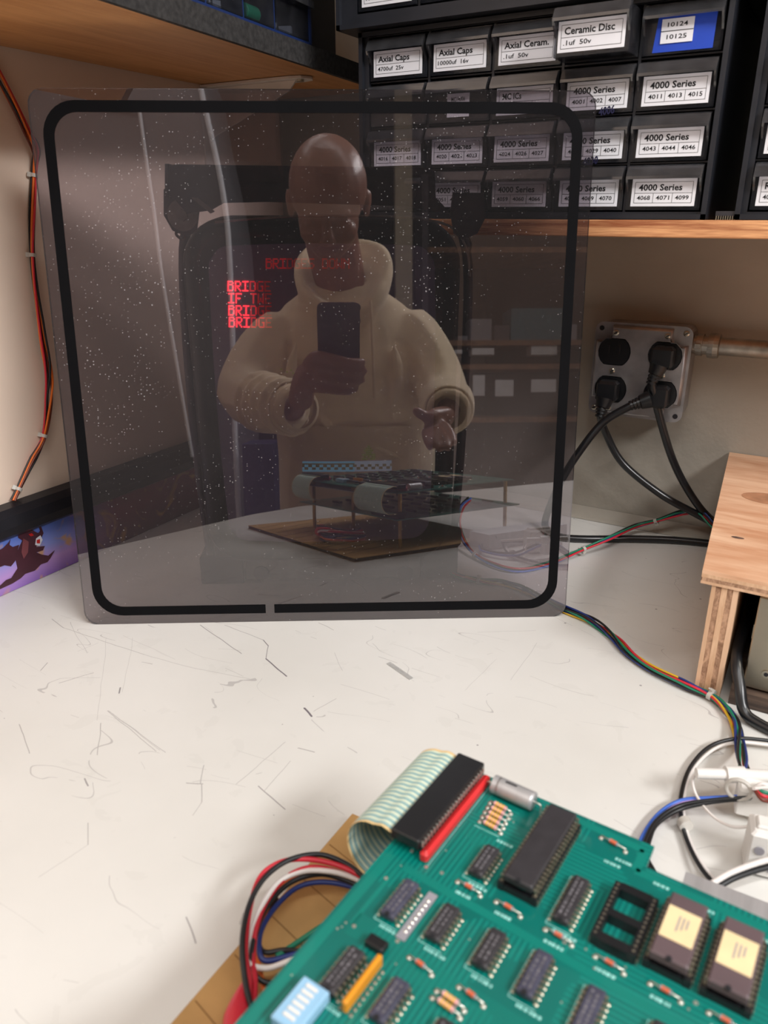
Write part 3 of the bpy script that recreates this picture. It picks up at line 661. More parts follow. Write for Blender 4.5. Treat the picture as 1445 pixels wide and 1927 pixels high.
# ------------------------------------------------------------------ left wall harness
def bundle(name, pts, cols, r, spread, label, cat, ties=(), seed=1, twist=1.0, n=7, sub=7, tie_r=None, endmat=None):
    P = spline(pts, sub); m = len(P); rnd = random.Random(seed)
    th = thing(name, (P[0]+P[-1])/2, label, cat)
    frames = []; prev = None
    for i in range(m):
        t = (P[min(i+1, m-1)]-P[max(i-1, 0)]).normalized()
        x = t.orthogonal().normalized() if prev is None else (prev-t*prev.dot(t)).normalized()
        prev = x; frames.append((x, t.cross(x)))
    tie_i = [int(q*(m-1)) for q in ties]
    for k, c in enumerate(cols):
        ph = 2*PI*k/len(cols); pts2 = []; a_ = rnd.uniform(.7, 1.3); b_ = rnd.uniform(0, 6)
        for i, p in enumerate(P):
            nr = min([abs(i-q) for q in tie_i]+[99]); sc = spread*(0.55+.45*min(1, nr/6))*(1+.25*math.sin(i*.23*a_+b_))
            an = ph + twist*i*.11+.5*math.sin(i*.17+b_)
            q = p + frames[i][0]*(math.cos(an)*sc) + frames[i][1]*(math.sin(an)*sc); pts2.append(q)
        MB().tube(pts2, r, n=n, sub=1).build('wire', WC[c], th, label=c+' wire')
    for q in tie_i:
        p = P[q]; t = (P[min(q+1, m-1)]-P[max(q-1, 0)]).normalized(); x = frames[q][0]; y = frames[q][1]; rr = tie_r or (spread*.62+r)
        tb = MB(); tb.cyl(p-t*.0016, p+t*.0016, rr*1.25, n=12)
        tb.box(p+x*rr*1.4, (.0035, .0045, .004), X=x, Y=y, Z=t); tb.cyl(p+x*rr*1.4, p+x*(rr*1.4)+y*.008, .0007, n=5)
        tb.build('zip_tie', CLEARTIE, th)
    return th
xw = XL+.005
bundle('wire_harness', [pX(-40, 80, xw), pX(0, 150, xw), pX(48, 240, xw), pX(66, 280, xw+.003), pX(64, 330, xw), pX(61, 480, xw), pX(78, 620, xw+.004), pX(90, 690, xw+.005), pX(92, 740, xw+.003), pX(83, 820, xw), pX(58, 870, xw), pX(25, 942, xw+.002)],
       ['orange', 'black', 'red', 'orange', 'black', 'brown'], .0011, .0028, 'orange, red and black wires hanging down the left wall', 'wires', ties=(.37, .46, .83, .985), seed=3, twist=.6)

# ------------------------------------------------------------------ framed art panel leaning along the left wall
def art_mat():
    m, t, b = nt('airbrushed_art'); L = t.links; b.inputs['Roughness'].default_value = .35
    tc = t.nodes.new('ShaderNodeTexCoord'); sep = t.nodes.new('ShaderNodeSeparateXYZ'); L.new(tc.outputs['Object'], sep.inputs[0])
    n = t.nodes.new('ShaderNodeTexNoise'); n.inputs['Scale'].default_value = 9; n.inputs['Detail'].default_value = 2; L.new(tc.outputs['Object'], n.inputs['Vector'])
    def mr(src, a, b_, c=0, d_=1):
        q = t.nodes.new('ShaderNodeMapRange'); L.new(src, q.inputs[0]); q.inputs[1].default_value = a; q.inputs[2].default_value = b_; q.inputs[3].default_value = c; q.inputs[4].default_value = d_; return q.outputs[0]
    ma = t.nodes.new('ShaderNodeMath'); ma.operation = 'MULTIPLY_ADD'; L.new(n.outputs[0], ma.inputs[0]); ma.inputs[1].default_value = .35; L.new(mr(sep.outputs['Z'], 0, .062), ma.inputs[2])
    r = t.nodes.new('ShaderNodeValToRGB'); e = r.color_ramp.elements; e[0].position = .1; e[0].color = (*srgb((130, 92, 178)), 1); e[1].position = 1.0; e[1].color = (*srgb((96, 122, 205)), 1)
    x = e.new(.45); x.color = (*srgb((190, 150, 215)), 1); x = e.new(.7); x.color = (*srgb((140, 150, 220)), 1); L.new(ma.outputs[0], r.inputs[0])
    r2 = t.nodes.new('ShaderNodeValToRGB'); e = r2.color_ramp.elements; e[0].position = .2; e[0].color = (*srgb((96, 28, 66)), 1); e[1].position = .85; e[1].color = (*srgb((150, 48, 88)), 1); L.new(ma.outputs[0], r2.inputs[0])
    mx = t.nodes.new('ShaderNodeMix'); mx.data_type = 'RGBA'; L.new(mr(sep.outputs['Y'], .06, .13), mx.inputs[0]); L.new(r.outputs[0], mx.inputs[6]); L.new(r2.outputs[0], mx.inputs[7])
    # wisps of yellow smoke
    n2 = t.nodes.new('ShaderNodeTexNoise'); n2.inputs['Scale'].default_value = 22; n2.inputs['Distortion'].default_value = 2.5; L.new(tc.outputs['Object'], n2.inputs['Vector'])
    m2 = t.nodes.new('ShaderNodeMix'); m2.data_type = 'RGBA'; L.new(mr(n2.outputs[0], .56, .70, 0, .75), m2.inputs[0]); L.new(mx.outputs[2], m2.inputs[6]); m2.inputs[7].default_value = (*srgb((214, 160, 70)), 1)
    L.new(m2.outputs[2], b.inputs['Base Color']); return m
ap = thing('art_panel', (XL+.02, .42, 0), 'black-framed strip of airbrushed art with a winged bat creature, leaning along the left wall', 'panel')
xa = XL+.014; y0p, y1p = .18, .70
MB().prism([V((xa-.010, y0p, .0005)), V((xa, y0p, .0005)), V((xa-.002, y0p, .056)), V((xa-.012, y0p, .056))], (0, y1p-y0p, 0)).build('art_board', art_mat(), ap)
prof = [(-.012, .056), (.003, .056), (.008, .060), (.009, .068), (.006, .078), (.0, .084), (-.012, .086)]
MB().prism([V((xa+x, y0p, z)) for x, z in prof], (0, y1p-y0p, 0), smooth=False).build('top_rail', BLACK, ap)
# bat creature as flat shapes on the board (units: pixels traced to the board plane by its own coordinates)
def art(pts, col, rough, lift, nm):
    P = [pX(x, y, xa+.0006+lift) for x, y in pts]
    P = [V((xa+.0004+lift-.002*(p.z/.056), p.y, p.z)) for p in P]
    return MB().prism(P, (.00025, 0, 0))
batd = mat('bat_brown', (74, 38, 50), .4, noise=.12, scale=40); batl = mat('bat_highlight', (122, 66, 72), .4, noise=.05); redm = mat('bat_red', (200, 40, 40), .4); tooth = mat('bat_teeth', (225, 225, 235), .4)
bat = art([(0, 1103), (12, 1092), (22, 1088), (34, 1070), (30, 1050), (38, 1030), (44, 1018), (36, 1012), (40, 1000), (48, 1004), (50, 990), (58, 994), (66, 1000), (74, 1004), (78, 1000), (74, 988), (80, 992), (84, 1004), (80, 1012), (72, 1016), (70, 1030), (86, 1028), (82, 1036), (70, 1040), (80, 1044), (92, 1046), (104, 1036), (96, 1050), (90, 1058), (78, 1062), (66, 1074), (48, 1080), (40, 1088), (24, 1098), (0, 1109)], 0, 0, .0001, 'b')
bat.build('bat_print', batd, ap)
art([(-6, 1040), (8, 1032), (18, 1022), (22, 1016), (20, 1026), (26, 1030), (38, 1026), (34, 1040), (30, 1056), (22, 1066), (10, 1064), (0, 1068), (-8, 1060)], 0, 0, .0002, 'w').build('bat_print', batd, ap)
art([(56, 1006), (62, 1004), (66, 1008), (60, 1010)], 0, 0, .0007, 'e').build('bat_print', redm, ap)
art([(70, 1014), (78, 1008), (82, 1016), (76, 1028), (68, 1026)], 0, 0, .0006, 'm').build('bat_print', tooth, ap)
art([(71, 1017), (77, 1015), (77, 1023), (71, 1023)], 0, 0, .0009, 'm').build('bat_print', redm, ap)
art([(46, 1014), (56, 1020), (54, 1040), (46, 1052), (42, 1040), (44, 1026)], 0, 0, .0006, 'm').build('bat_print', batl, ap)

# ------------------------------------------------------------------ smoked glass panel
gt = thing('glass_panel', gp(0, 0, 0), 'square smoked glass panel with a thin black border, leaning against the picture tube', 'glass')
u0, u1, v1 = -.2135, .2300, .4445
corners = rrect(u1-u0, v1, .012, 6, (u0+u1)/2, v1/2)
vs_f = [gp(u, v, 0) for u, v in corners]; vs_b = [gp(u, v, -.003) for u, v in corners]; n = len(corners)
mb = MB(); mb.add(vs_f+vs_b, [tuple(range(n))], 0); fb = len(mb.f); mb.f += [tuple(range(2*n-1, n-1, -1))]+[(i, n+i, n+(i+1) % n, (i+1) % n) for i in range(n)]; mb.m += [1]+[2]*n; mb.sm += [False]*(n+1)
mb.build('pane', [SMOKE, BACKFACE, GEDGE], gt)
def border(a, b, skip_u):
    ins = .0095; wd = .0085
    o = rrect(u1-u0-2*ins, v1-2*ins+.002, .026, 8, (u0+u1)/2, v1/2); i_ = rrect(u1-u0-2*ins-2*wd, v1-2*ins-2*wd+.002, .019, 8, (u0+u1)/2, v1/2)
    mb = MB(); k = len(o)
    for q in range(k):
        a0, a1, b0, b1 = o[q], o[(q+1) % k], i_[q], i_[(q+1) % k]
        parts = [(a0, a1, b0, b1)]
        if abs(a0[1]-a1[1]) < 1e-6 and a0[1] < .05 and abs(a0[0]-a1[0]) > .05:      # bottom run with a gap
            g0, g1 = -.0485, -.0405; lo, hi = (a0, a1) if a0[0] < a1[0] else (a1, a0); bl, bh = (b0, b1) if a0[0] < a1[0] else (b1, b0)
            parts = [(lo, (g0, lo[1]), bl, (g0, bl[1])), ((g1, lo[1]), hi, (g1, bl[1]), bh)]
        for A0, A1, B0, B1 in parts:
            mb.add([gp(*A0, .0003), gp(*A1, .0003), gp(*B1, .0003), gp(*B0, .0003)], [(0, 1, 2, 3)])
    return mb
border(0, 0, 0).build('border_line', GLINE, gt)

# ------------------------------------------------------------------ CRT monitor
mo = thing('crt_monitor', ms(-.03, 0, .80), 'bare black picture tube behind the smoked glass, red text on its screen', 'monitor')
def mring(outer, inner, d0, d1, mi=0):
    return None
def scr(u, v): return u, v
sc_c = pm(612, 735, .69); sc_s = sc_c.dot(GE); sc_z = (pm(612, 452, .69).z+pm(612, 1030, .69).z)/2
SW, SH = .207, (pm(612, 450, .69).z-pm(612, 1032, .69).z)
def crtp(u, v, extra=0):     # u, v in -1..1 over the screen
    bul = .010*(1-u*u)*(1-v*v)*1.0+.004*(2-u*u-v*v)/2
    return ms(sc_s+u*SW/2, sc_z+v*SH/2, .694-bul+.010-.004-extra)
N = 28
rows = []
for j in range(N+1):
    v = -1+2*j/N; row = []
    for i in range(N+1):
        u = -1+2*i/N
        # superellipse squeeze so the corners are round
        k = 1.0; a_ = abs(u)**7+abs(v)**7
        if a_ > 1: k = a_**(-1/7)
        row.append(crtp(u*k, v*k))
    rows.append(row)
crtm, t, b = nt('grey_phosphor_glass'); b.inputs['Base Color'].default_value = (*srgb((176,170,210)), 1); b.inputs['Roughness'].default_value = .16; b.inputs['Coat Weight'].default_value = .5
nn = t.nodes.new('ShaderNodeTexNoise'); nn.inputs['Scale'].default_value = 400; rr = t.nodes.new('ShaderNodeValToRGB'); rr.color_ramp.elements[0].color = (*srgb((168,162,202)), 1); rr.color_ramp.elements[1].color = (*srgb((184,178,218)), 1)
t.links.new(nn.outputs[0], rr.inputs[0]); t.links.new(rr.outputs[0], b.inputs['Base Color'])
MB().grid(rows).build('screen', crtm, mo)
# rubber bezel ring (rounded rectangle rings)
def ring_pts(w, h, r, d): return [ms(x, z, d) for x, z in rrect(w, h, r, 8, sc_s, sc_z)]
rings = [ring_pts(SW-.012, SH-.012, .018, .699), ring_pts(SW+.001, SH+.001, .021, .694), ring_pts(SW+.006, SH+.007, .024, .6925), ring_pts(SW+.024, SH+.026, .034, .694), ring_pts(SW+.033, SH+.034, .040, .700), ring_pts(SW+.035, SH+.037, .042, .722)]
MB().grid(rings, closeu=True).build('bezel', BLACK, mo)
# glass funnel and neck behind
fn = [ring_pts(SW+.030, SH+.032, .040, .715), ring_pts(SW+.020, SH+.020, .04, .745), ring_pts(.13, .17, .05, .82), ring_pts(.06, .07, .029, .88), ring_pts(.036, .036, .017, .90), ring_pts(.034, .034, .016, .985)]
MB().grid(fn, closeu=True).build('tube_funnel', DARKM, mo)
# ear lugs with bolts
for px_, py_, sx in ((345, 405, -1), (877, 411, 1)):
    c = pm(px_, py_, .690); s0, z0 = c.dot(GE), c.z
    q = [(-.014, .020), (.012, .020), (.0135, .004), (.010, -.012), (.002, -.017), (-.010, -.012), (-.016, .0)]
    lug = thing('x', (0, 0, 0), None, None) if False else None
    L_ = MB().prism([ms(s0-sx*x*1.0, z0+z, .689) for x, z in q], NH*-.003).build('mounting_lug', DARKM, mo)
    MB().cyl(ms(s0, z0, .689), ms(s0, z0, .6865), .0125, n=24).cyl(ms(s0, z0, .6865), ms(s0, z0, .683), .0048, n=6, smooth=False).build('bolt', DARKM if sx > 0 else STEELD, L_)
for px_, py_ in ((392, 857), (848, 1012)):
    c = pm(px_, py_, .695); s0, z0 = c.dot(GE), c.z
    MB().prism([ms(s0+x, z0+z, .697) for x, z in rrect(.022, .022, .006, 4)], NH*-.003).build('mounting_lug', DARKM, mo)
# top steel plate with slot, folded left end
def fpts(px, d): return [pm(x, y, d) for x, y in px]
slot = [pm(x, y, .676) for x, y in ((762, 336), (790, 334), (795, 340), (790, 350), (764, 351), (760, 344))]
def plate(out, hole, th, nm, m_, par):
    # bridge polygon with hole through a bmesh fill
    bm = bmesh.new(); vo = [bm.verts.new(p) for p in out]; vh = [bm.verts.new(p) for p in hole]
    eds = [bm.edges.new((vo[i], vo[(i+1) % len(vo)])) for i in range(len(vo))]+[bm.edges.new((vh[i], vh[(i+1) % len(vh)])) for i in range(len(vh))]
    bmesh.ops.triangle_fill(bm, use_beauty=True, edges=eds)
    r = bmesh.ops.extrude_face_region(bm, geom=list(bm.faces)); bmesh.ops.translate(bm, vec=th, verts=[v for v in r['geom'] if isinstance(v, bmesh.types.BMVert)])
    me = bpy.data.meshes.new(nm); bm.to_mesh(me); bm.free(); o = MB(); o.v = [v.co.copy() for v in me.vertices]; o.f = [tuple(p.vertices) for p in me.polygons]; o.m = [0]*len(o.f); o.sm = [False]*len(o.f)
    return o.build(nm, m_, par)
out = fpts([(318, 312), (330, 309), (806, 316), (818, 324), (820, 372), (834, 386), (846, 402), (820, 398), (760, 388), (500, 380), (420, 382), (396, 396), (352, 402), (326, 372), (312, 368), (310, 320)], .678)
plate(out, slot, NH*-.003, 'top_plate', DARKM, mo)
MB().prism(fpts([(310, 308), (316, 308), (316, 372), (310, 372)], .6765), NH*-.022).build('plate_flange', DARKM, mo)
MB().prism(fpts([(360, 372), (372, 372), (404, 398), (396, 402)], .6765), NH*-.002).build('plate_rib', STEELD, mo)
# side rails from the top plate down to the base
for pxs in ([(362, 400), (346, 470), (352, 640), (372, 860), (392, 1010), (398, 1050)], [(868, 430), (880, 500), (878, 640), (866, 860), (852, 1010), (846, 1046)]):
    MB().tube([pm(x, y, .716) for x, y in pxs], .0045, n=8, sub=4).build('side_rail', DARKM, mo)
# steel top lip of the tube with thin bright edges
MB().tube([pm(x, y, .690) for x, y in ((405, 418), (520, 409), (650, 406), (780, 411), (850, 428), (878, 470), (884, 520))], .0010, n=6).build('tension_band', STEELD, mo)
# base
bs = MB(); A_ = pm(376, 1050, .712); B_ = pm(792, 1052, .712)
s0, s1 = A_.dot(GE), B_.dot(GE); zt = A_.z
BASEW = mat('grey_painted_base', (136, 136, 128), .7, noise=.2, scale=40, bump=.2)
bs.box(ms((s0+s1)/2+.022, .0005+zt/2, .745), (s1-s0-.044, .066, zt-.001), X=GE, Y=NH, Z=UPZ, bev=.002); bs.build('base_plate', BASEW, mo)
MB().box(ms(s0+.022, .0005+(zt+.002)/2, .738), (.043, .062, zt+.002), X=GE, Y=NH, Z=UPZ, bev=.001).build('foot_block', DARKM, mo)
for px_ in (492, 762):
    c = pm(px_, 1078, .712); MB().cyl(V(c)+NH*.0005, V(c)+NH*.0022, .008, n=16).build('base_bolt', DARKM, mo)
MB().box(ms(s1+.02, .022, .735), (.035, .05, .043), X=GE, Y=NH, Z=UPZ, bev=.001).build('foot_block', DARKM, mo)
# rusty hook and a string of fluff
hk = pm(338, 440, .70)
MB().tube([hk+UPZ*.006+GE*.006, hk+GE*.001+UPZ*.004, hk-GE*.003, hk-UPZ*.004+GE*.001, hk-UPZ*.003+GE*.005], .0012, n=6).build('rusty_hook', mat('rust', (110, 70, 50), .8, .3, noise=.3), mo)
MB().tube([pm(x, y, .70) for x, y in ((880, 444), (886, 460), (884, 480), (888, 500), (883, 522))], .0009, n=5).build('frayed_string', mat('fluff', (120, 92, 66), .95, noise=.3, scale=300), mo)
# neck board behind
MB().box(ms(sc_s, sc_z, .955), (.10, .002, .09), X=GE, Y=NH, Z=UPZ).build('neck_board', PCB, mo)
# pixels lit on the screen
FONT = {'B': ('11110', '10001', '11110', '10001', '10001', '10001', '11110'), 'R': ('11110', '10001', '10001', '11110', '10100', '10010', '10001'), 'I': ('11111', '00100', '00100', '00100', '00100', '00100', '11111'),
        'D': ('11110', '10001', '10001', '10001', '10001', '10001', '11110'), 'G': ('01111', '10000', '10000', '10011', '10001', '10001', '01111'), 'E': ('11111', '10000', '10000', '11110', '10000', '10000', '11111'),
        'F': ('11111', '10000', '10000', '11110', '10000', '10000', '10000'), 'T': ('11111', '00100', '00100', '00100', '00100', '00100', '00100'), 'W': ('10001', '10001', '10001', '10101', '10101', '11011', '10001'),
        'S': ('01111', '10000', '10000', '01110', '00001', '00001', '11110'), 'O': ('01110', '10001', '10001', '10001', '10001', '10001', '01110'), 'N': ('10001', '11001', '10101', '10011', '10001', '10001', '10001')}
def emat(n, c, s):
    m, t, b = nt(n); b.inputs['Base Color'].default_value = (*srgb(c), 1); b.inputs['Emission Color'].default_value = (*srgb(c), 1); b.inputs['Emission Strength'].default_value = s; return m
ER = [emat('red_phosphor_%d' % i, (255, 45, 58), s) for i, s in enumerate((4.2, .9, .30, .12))]
def on_crt(x, y):
    p = pm(x, y, .688); u = (p.dot(GE)-sc_s)/(SW/2); v = (p.z-sc_z)/(SH/2); return crtp(u, v, .0006)
def pix(mb, x0, y0, x1, y1, mi): mb.add([on_crt(x0, y0), on_crt(x1, y0), on_crt(x1, y1), on_crt(x0, y1)], [(0, 1, 2, 3)], mi)
for txt, x, y, lv in (('BRIDGE', 425, 530, (0, 0, 0, 1, 2, 3)), ('IF TWE', 426.5, 553, (0, 0, 0, 1, 2, 3)), ('BRIDGE', 427, 576, (0, 0, 0, 1, 2, 3)), ('BRIDGE', 428, 598, (0, 0, 0, 1, 1, 2)), ('BRIDGES DOWN', 498, 487, (2,)*3+(3,)*9)):
    mb = MB(); cw = 14.2 if len(txt) < 8 else 13.4
    for k, ch in enumerate(txt):
        if ch == ' ': continue
        for r_, row in enumerate(FONT[ch]):
            for c_, on in enumerate(row):
                if on == '1': pix(mb, x+k*cw+c_*2.35, y+r_*2.85, x+k*cw+c_*2.35+2.9, y+r_*2.85+2.6, lv[k])
    mb.build('screen_text', ER, mo)
EC = [emat('cyan_phosphor', (58, 150, 182), .50), emat('dim_cyan', (14, 60, 74), .12), emat('pale_cyan', (110, 140, 165), .5), emat('green_phosphor', (50, 110, 50), .22)]
mb = MB()
for k in range(24):
    x = 569+7*k; c = 0 if k < 14 else 2
    pix(mb, x, 868, x+7.05, 871.6, c); pix(mb, x, 884, x+7.05, 887.6, c); pix(mb, x, 871.6, x+7.05, 874, 1 if c == 0 else 2)
    pix(mb, x, 874, x+4, 879, c if k % 2 else 1); pix(mb, x+4, 874, x+7.05, 879, 1 if k % 2 else c); pix(mb, x, 879, x+4, 884, 1 if k % 2 else c); pix(mb, x+4, 879, x+7.05, 884, c if k % 2 else 1)
mb.build('screen_bridge', EC, mo)
mb = MB()
for r_, row in enumerate(('0001000', '0011100', '0111110', '0011100', '1111111', '0101011', '1110111')):
    for c_, on in enumerate(row):
        if on == '1': pix(mb, 681+c_*3.6, 838+r_*4, 681+c_*3.6+3.4, 838+r_*4+3.6, 3)
for x, y in ((527, 693), (546, 695), (550, 700), (538, 698)): pix(mb, x, y, x+4, y+3, 3)
mb.build('screen_figure', EC, mo)

# ------------------------------------------------------------------ outlet box
c0 = pY(1201, 700, YB-.042); ob = thing('outlet_box', (-.186, YB-.02, .135), 'square galvanised steel outlet box with four sockets on the back wall', 'outlet')
tilt = math.radians(0)
OX = V((1, 0, 0)); OZ = V((0, 0, 1)); oc = V((c0.x, YB-.044, c0.z)); HW = .0508
fy = YB-.044
bm_ = MB(); bm_.prism([oc+OX*x+OZ*z+V((0, .044-.0005, 0)) for x, z in rrect(.098, .098, .009, 4)], (0, -.0405, 0)); bm_.build('box_body', STEEL, ob)
fl = MB(); fl.prism([oc+OX*x+OZ*z+V((0, .0025, 0)) for x, z in rrect(.1016, .1016, .009, 5)], (0, .0012, 0)); fl.build('cover_flange', STEEL, ob)
# raised face with notched corners and four round openings
def notch(hw, c, r):
    out = []
    for k, (sx, sz) in enumerate(((1, 1), (-1, 1), (-1, -1), (1, -1))):
        ccx, ccz = sx*(hw-c), sz*(hw-c)
        a = [(sx*hw, ccz), (sx*(hw-r), ccz+sz*0), (sx*(hw-c+r*.3), ccz+sz*r*.3), (ccx, sz*(hw-r)), (ccx, sz*hw)]
        if k % 2: a = a[::-1]
        out += a
    return out
def circ(cx, cz, r, flat, n=20):
    o = []
    for i in range(n):
        a = 2*PI*i/n; x, z = r*math.cos(a), r*math.sin(a); z = max(-flat, min(flat, z)); o.append((cx+x, cz+z))
    return o
SK = [(-.0265, .0205), (.0265, .0205), (-.0265, -.0205), (.0265, -.0205)]
outp = notch(.0475, .0165, .006); bmf = bmesh.new()
def loop(bm, pts, y):
    vs = [bm.verts.new(oc+OX*x+OZ*z+V((0, y, 0))) for x, z in pts]; return vs, [bm.edges.new((vs[i], vs[(i+1) % len(vs)])) for i in range(len(vs))]
vo, eo = loop(bmf, [(x*.955, z*.955) for x, z in outp], -.0045); ed = list(eo)
for cx_, cz_ in SK:
    vh, eh = loop(bmf, circ(cx_, cz_, .0175, .0145), -.0045); ed += eh
bmesh.ops.triangle_fill(bmf, use_beauty=True, edges=ed)
v2, e2 = loop(bmf, [(x*1.0, z*1.0) for x, z in outp], -.0018); v3, e3 = loop(bmf, [(x*1.012, z*1.012) for x, z in outp], .0026)
for A__, B__ in ((vo, v2), (v2, v3)):
    for i in range(len(A__)): bmf.faces.new((A__[i], A__[(i+1) % len(A__)], B__[(i+1) % len(A__)], B__[i]))
me = bpy.data.meshes.new('t'); bmf.to_mesh(me); bmf.free(); o_ = MB(); o_.v = [v.co.copy() for v in me.vertices]; o_.f = [tuple(p.vertices) for p in me.polygons]; o_.m = [0]*len(o_.f); o_.sm = [len(f) == 4 for f in o_.f]; o_.build('cover_plate', STEEL, ob)
for k, (cx_, cz_) in enumerate(SK):
    s_ = MB(); s_.prism([oc+OX*x+OZ*z+V((0, .0, 0)) for x, z in circ(cx_, cz_, .0168, .0138)], (0, -.0052, 0)); so = s_.build('socket', RUBBER, ob)
    for dx, hh in ((-.006, .007), (.006, .009)): MB().box(oc+OX*(cx_+dx)+OZ*(cz_+.003)+V((0, -.0054, 0)), (.0018, .0006, hh)).build('slot', INK, so)
for x, z in ((-.0265, .041), (.0265, .041), (-.0265, -.041), (.0265, -.041), (-.0265, 0), (.0265, 0), (.044, .044), (-.044, -.044)):
    dy = -.0045 if abs(x) < .04 else .0025
    mb = MB(); p = oc+OX*x+OZ*z+V((0, dy, 0)); mb.cyl(p, p+V((0, -.0012, 0)), .0030, n=14); mb.cyl(p+V((0, -.0012, 0)), p+V((0, -.0018, 0)), .0030, .0018, n=14)
    mb.box(p+V((0, -.0018, 0)), (.0042, .0003, .0007), mi=1, X=V((.8, 0, .6)), Z=V((-.6, 0, .8))); mb.build('screw', [SCREW, INK], ob)
for x, z in ((-.044, .044), (.044, -.044)):
    p = oc+OX*x+OZ*z+V((0, .0022, 0)); MB().cyl(p, p+V((0, -.0002, 0)), .0027, n=12).build('screw_hole', INK, ob)
# conduit
cz = (pY(1440, 665, YB-.02)).z; cc0 = V((oc.x+.049, YB-.022, cz+.004))
cn = thing('conduit', cc0, 'grey steel conduit running right from the outlet box along the wall', 'pipe')
MB().cyl(cc0+V((.012, 0, 0)), cc0+V((1.0, 0, 0)), .0092, n=20).build('pipe', STEELD, cn)
mb = MB(); prev = None
pr = [(0.0005, .0095), (.004, .0095), (.004, .0115), (.010, .0115), (.010, .0098), (.0155, .0098), (.0155, .0125), (.021, .0132), (.026, .0125), (.027, .0095)]
mb.grid([[cc0+V((x, r*math.cos(2*PI*k/24), r*math.sin(2*PI*k/24))) for k in range(24)] for x, r in pr], closeu=True, smooth=False)
mb.box(cc0+V((.006, -.0118, 0)), (.006, .003, .006), bev=.0006); mb.build('coupling', STEELD, cn)
# plugs and cords
def plug(cx_, cz_, dr, pts, label, nm='corded_plug'):
    p = oc+OX*cx_+OZ*cz_+V((0, -.0056, 0)); th = thing(nm, p, label, 'cord')
    dr = V(dr).normalized(); side = dr.cross(V((0, 1, 0))).normalized()
    mb = MB(); mb.box(p+V((0, -.009, 0)), (.022, .018, .023), bev=.003, taper=1); 
    q = p+V((0, -.012, 0))+dr*.012; mb.cyl(q-dr*.004, q+dr*.006, .0095, .0075, n=14); mb.build('plug', RUBBER, th)
    mb = MB(); e_ = q+dr*.004
    for k in range(4): mb.cyl(e_+dr*(k*.0035), e_+dr*(k*.0035+.0024), .0068-k*.0005, n=12)
    mb.build('strain_relief', RUBBER, th)
    MB().tube([q, q+dr*.014]+pts, .0042, n=12, sub=8).build('cable', CORD, th); return th
plug(.0265, .0205, (-.25, -.25, -1), [pY(1240, 780, .845), pY(1263, 858, .855), pY(1290, 915, .865), pY(1325, 965, .87), pz(1360, 990, .015), pz(1420, 1010, .012)], 'black power cord from the upper right socket, dropping almost straight down')
plug(-.0265, -.0205, (-.1, -.35, -1), [pY(1140, 815, .845), pY(1172, 872, .85), pY(1240, 928, .855), pY(1300, 962, .865), pz(1345, 985, .03), pz(1400, 1010, .02)], 'black power cord from the lower left socket, curving right')
plug(.0265, -.0205, (-1, -.45, -.42), [pY(1135, 795, .82), pY(1090, 850, .805), pY(1056, 905, .80), pz(1030, 965, .022), pz(1027, 993, .006), pz(1050, 1009, .0046), pz(1095, 1014, .0046), pz(1200, 1014, .0046), pz(1290, 1018, .0046), pz(1400, 1030, .0046)], 'black power cord from the lower right socket, hanging left then lying back along the desk')

# ------------------------------------------------------------------ wire harnesses on the desk
h1 = [(pz, 884, 938, .05), (pz, 868, 955, .045), (pz, 863, 985, .03), (pz, 874, 1020, .012), (pz, 905, 1052, .004), (pz, 965, 1073, .003), (pz, 1030, 1062, .004), (pz, 1098, 1033, .010), (pz, 1150, 1010, .017), (pY, 1195, 991, .862), (pY, 1240, 979, .868), (pY, 1285, 964, .870), (pY, 1318, 966, .866), (pY, 1342, 988, .858), (pY, 1375, 1010, .85)]
bundle('wire_harness', [f(x, y, z) for f, x, y, z in h1], ['green', 'red', 'sky', 'black'], .0011, .0021, 'thin green, red and blue wire bundle from the tube to behind the plywood box', 'wires', ties=(.27, .51, .71), seed=5, twist=.5)
h2 = [(800, 1050, .012), (850, 1081, .005), (900, 1093, .0035), (950, 1098, .0035), (1000, 1116, .0035), (1060, 1146, .0035), (1110, 1165, .005), (1150, 1196, .0035), (1185, 1230, .0035), (1230, 1262, .0035), (1290, 1290, .0045), (1342, 1313, .0045), (1378, 1350, .004), (1391, 1390, .006), (1396, 1430, .016), (1404, 1462, .022)]
bundle('wire_harness', [pz(*q) for q in h2], ['yellow', 'red', 'green', 'black', 'navy', 'black', 'green', 'navy'], .0010, .0028, 'multicoloured wire bundle with a yellow wire, snaking across the desk to the white connectors', 'wires', ties=(.14, .73), seed=11, twist=.8, sub=8)

# ------------------------------------------------------------------ plywood box and power supply on the right
pb_ = thing('plywood_stand', (.1, .73, 0), 'open plywood stand at the right edge with a knotty top board', 'stand')
zt = .105
ply = wood('knotty_top', (204, 150, 114), (236, 196, 162), scale=2.2, rings=(1.6, 9, 12))
fl_, fr_ = V((-.0535, .566, 0)), V((.32, .562, 0)); bl_, br_ = V((-.0775, .8995, 0)), V((.30, .8995, 0))
def lay(z0, z1, m_, nm, gx=0, lab=None):
    return MB().prism([fl_+V((gx, 0, z0)), fr_+V((0, 0, z0)), br_+V((0, 0, z0)), bl_+V((gx, 0, z0))], (0, 0, z1-z0)).build(nm, m_, pb_)
lay(zt-.0110, zt-.0088, PLYT, 'veneer', 0); lay(zt-.0088, zt-.0058, PLYE2, 'veneer', .0006); lay(zt-.0058, zt-.0030, PLYE, 'veneer', .0); lay(zt-.0030, zt, ply, 'top_board', 0)
knot = mat('knot', (186, 134, 100), .6, noise=.12, scale=90)
c = pz(1452, 940, zt); kn = MB(); kn.add([V((c.x+.026*math.cos(a)*1, c.y+.016*math.sin(a), zt+.0002)) for a in [2*PI*i/20 for i in range(20)]], [tuple(range(20))]); kn.build('knot', knot, pb_)
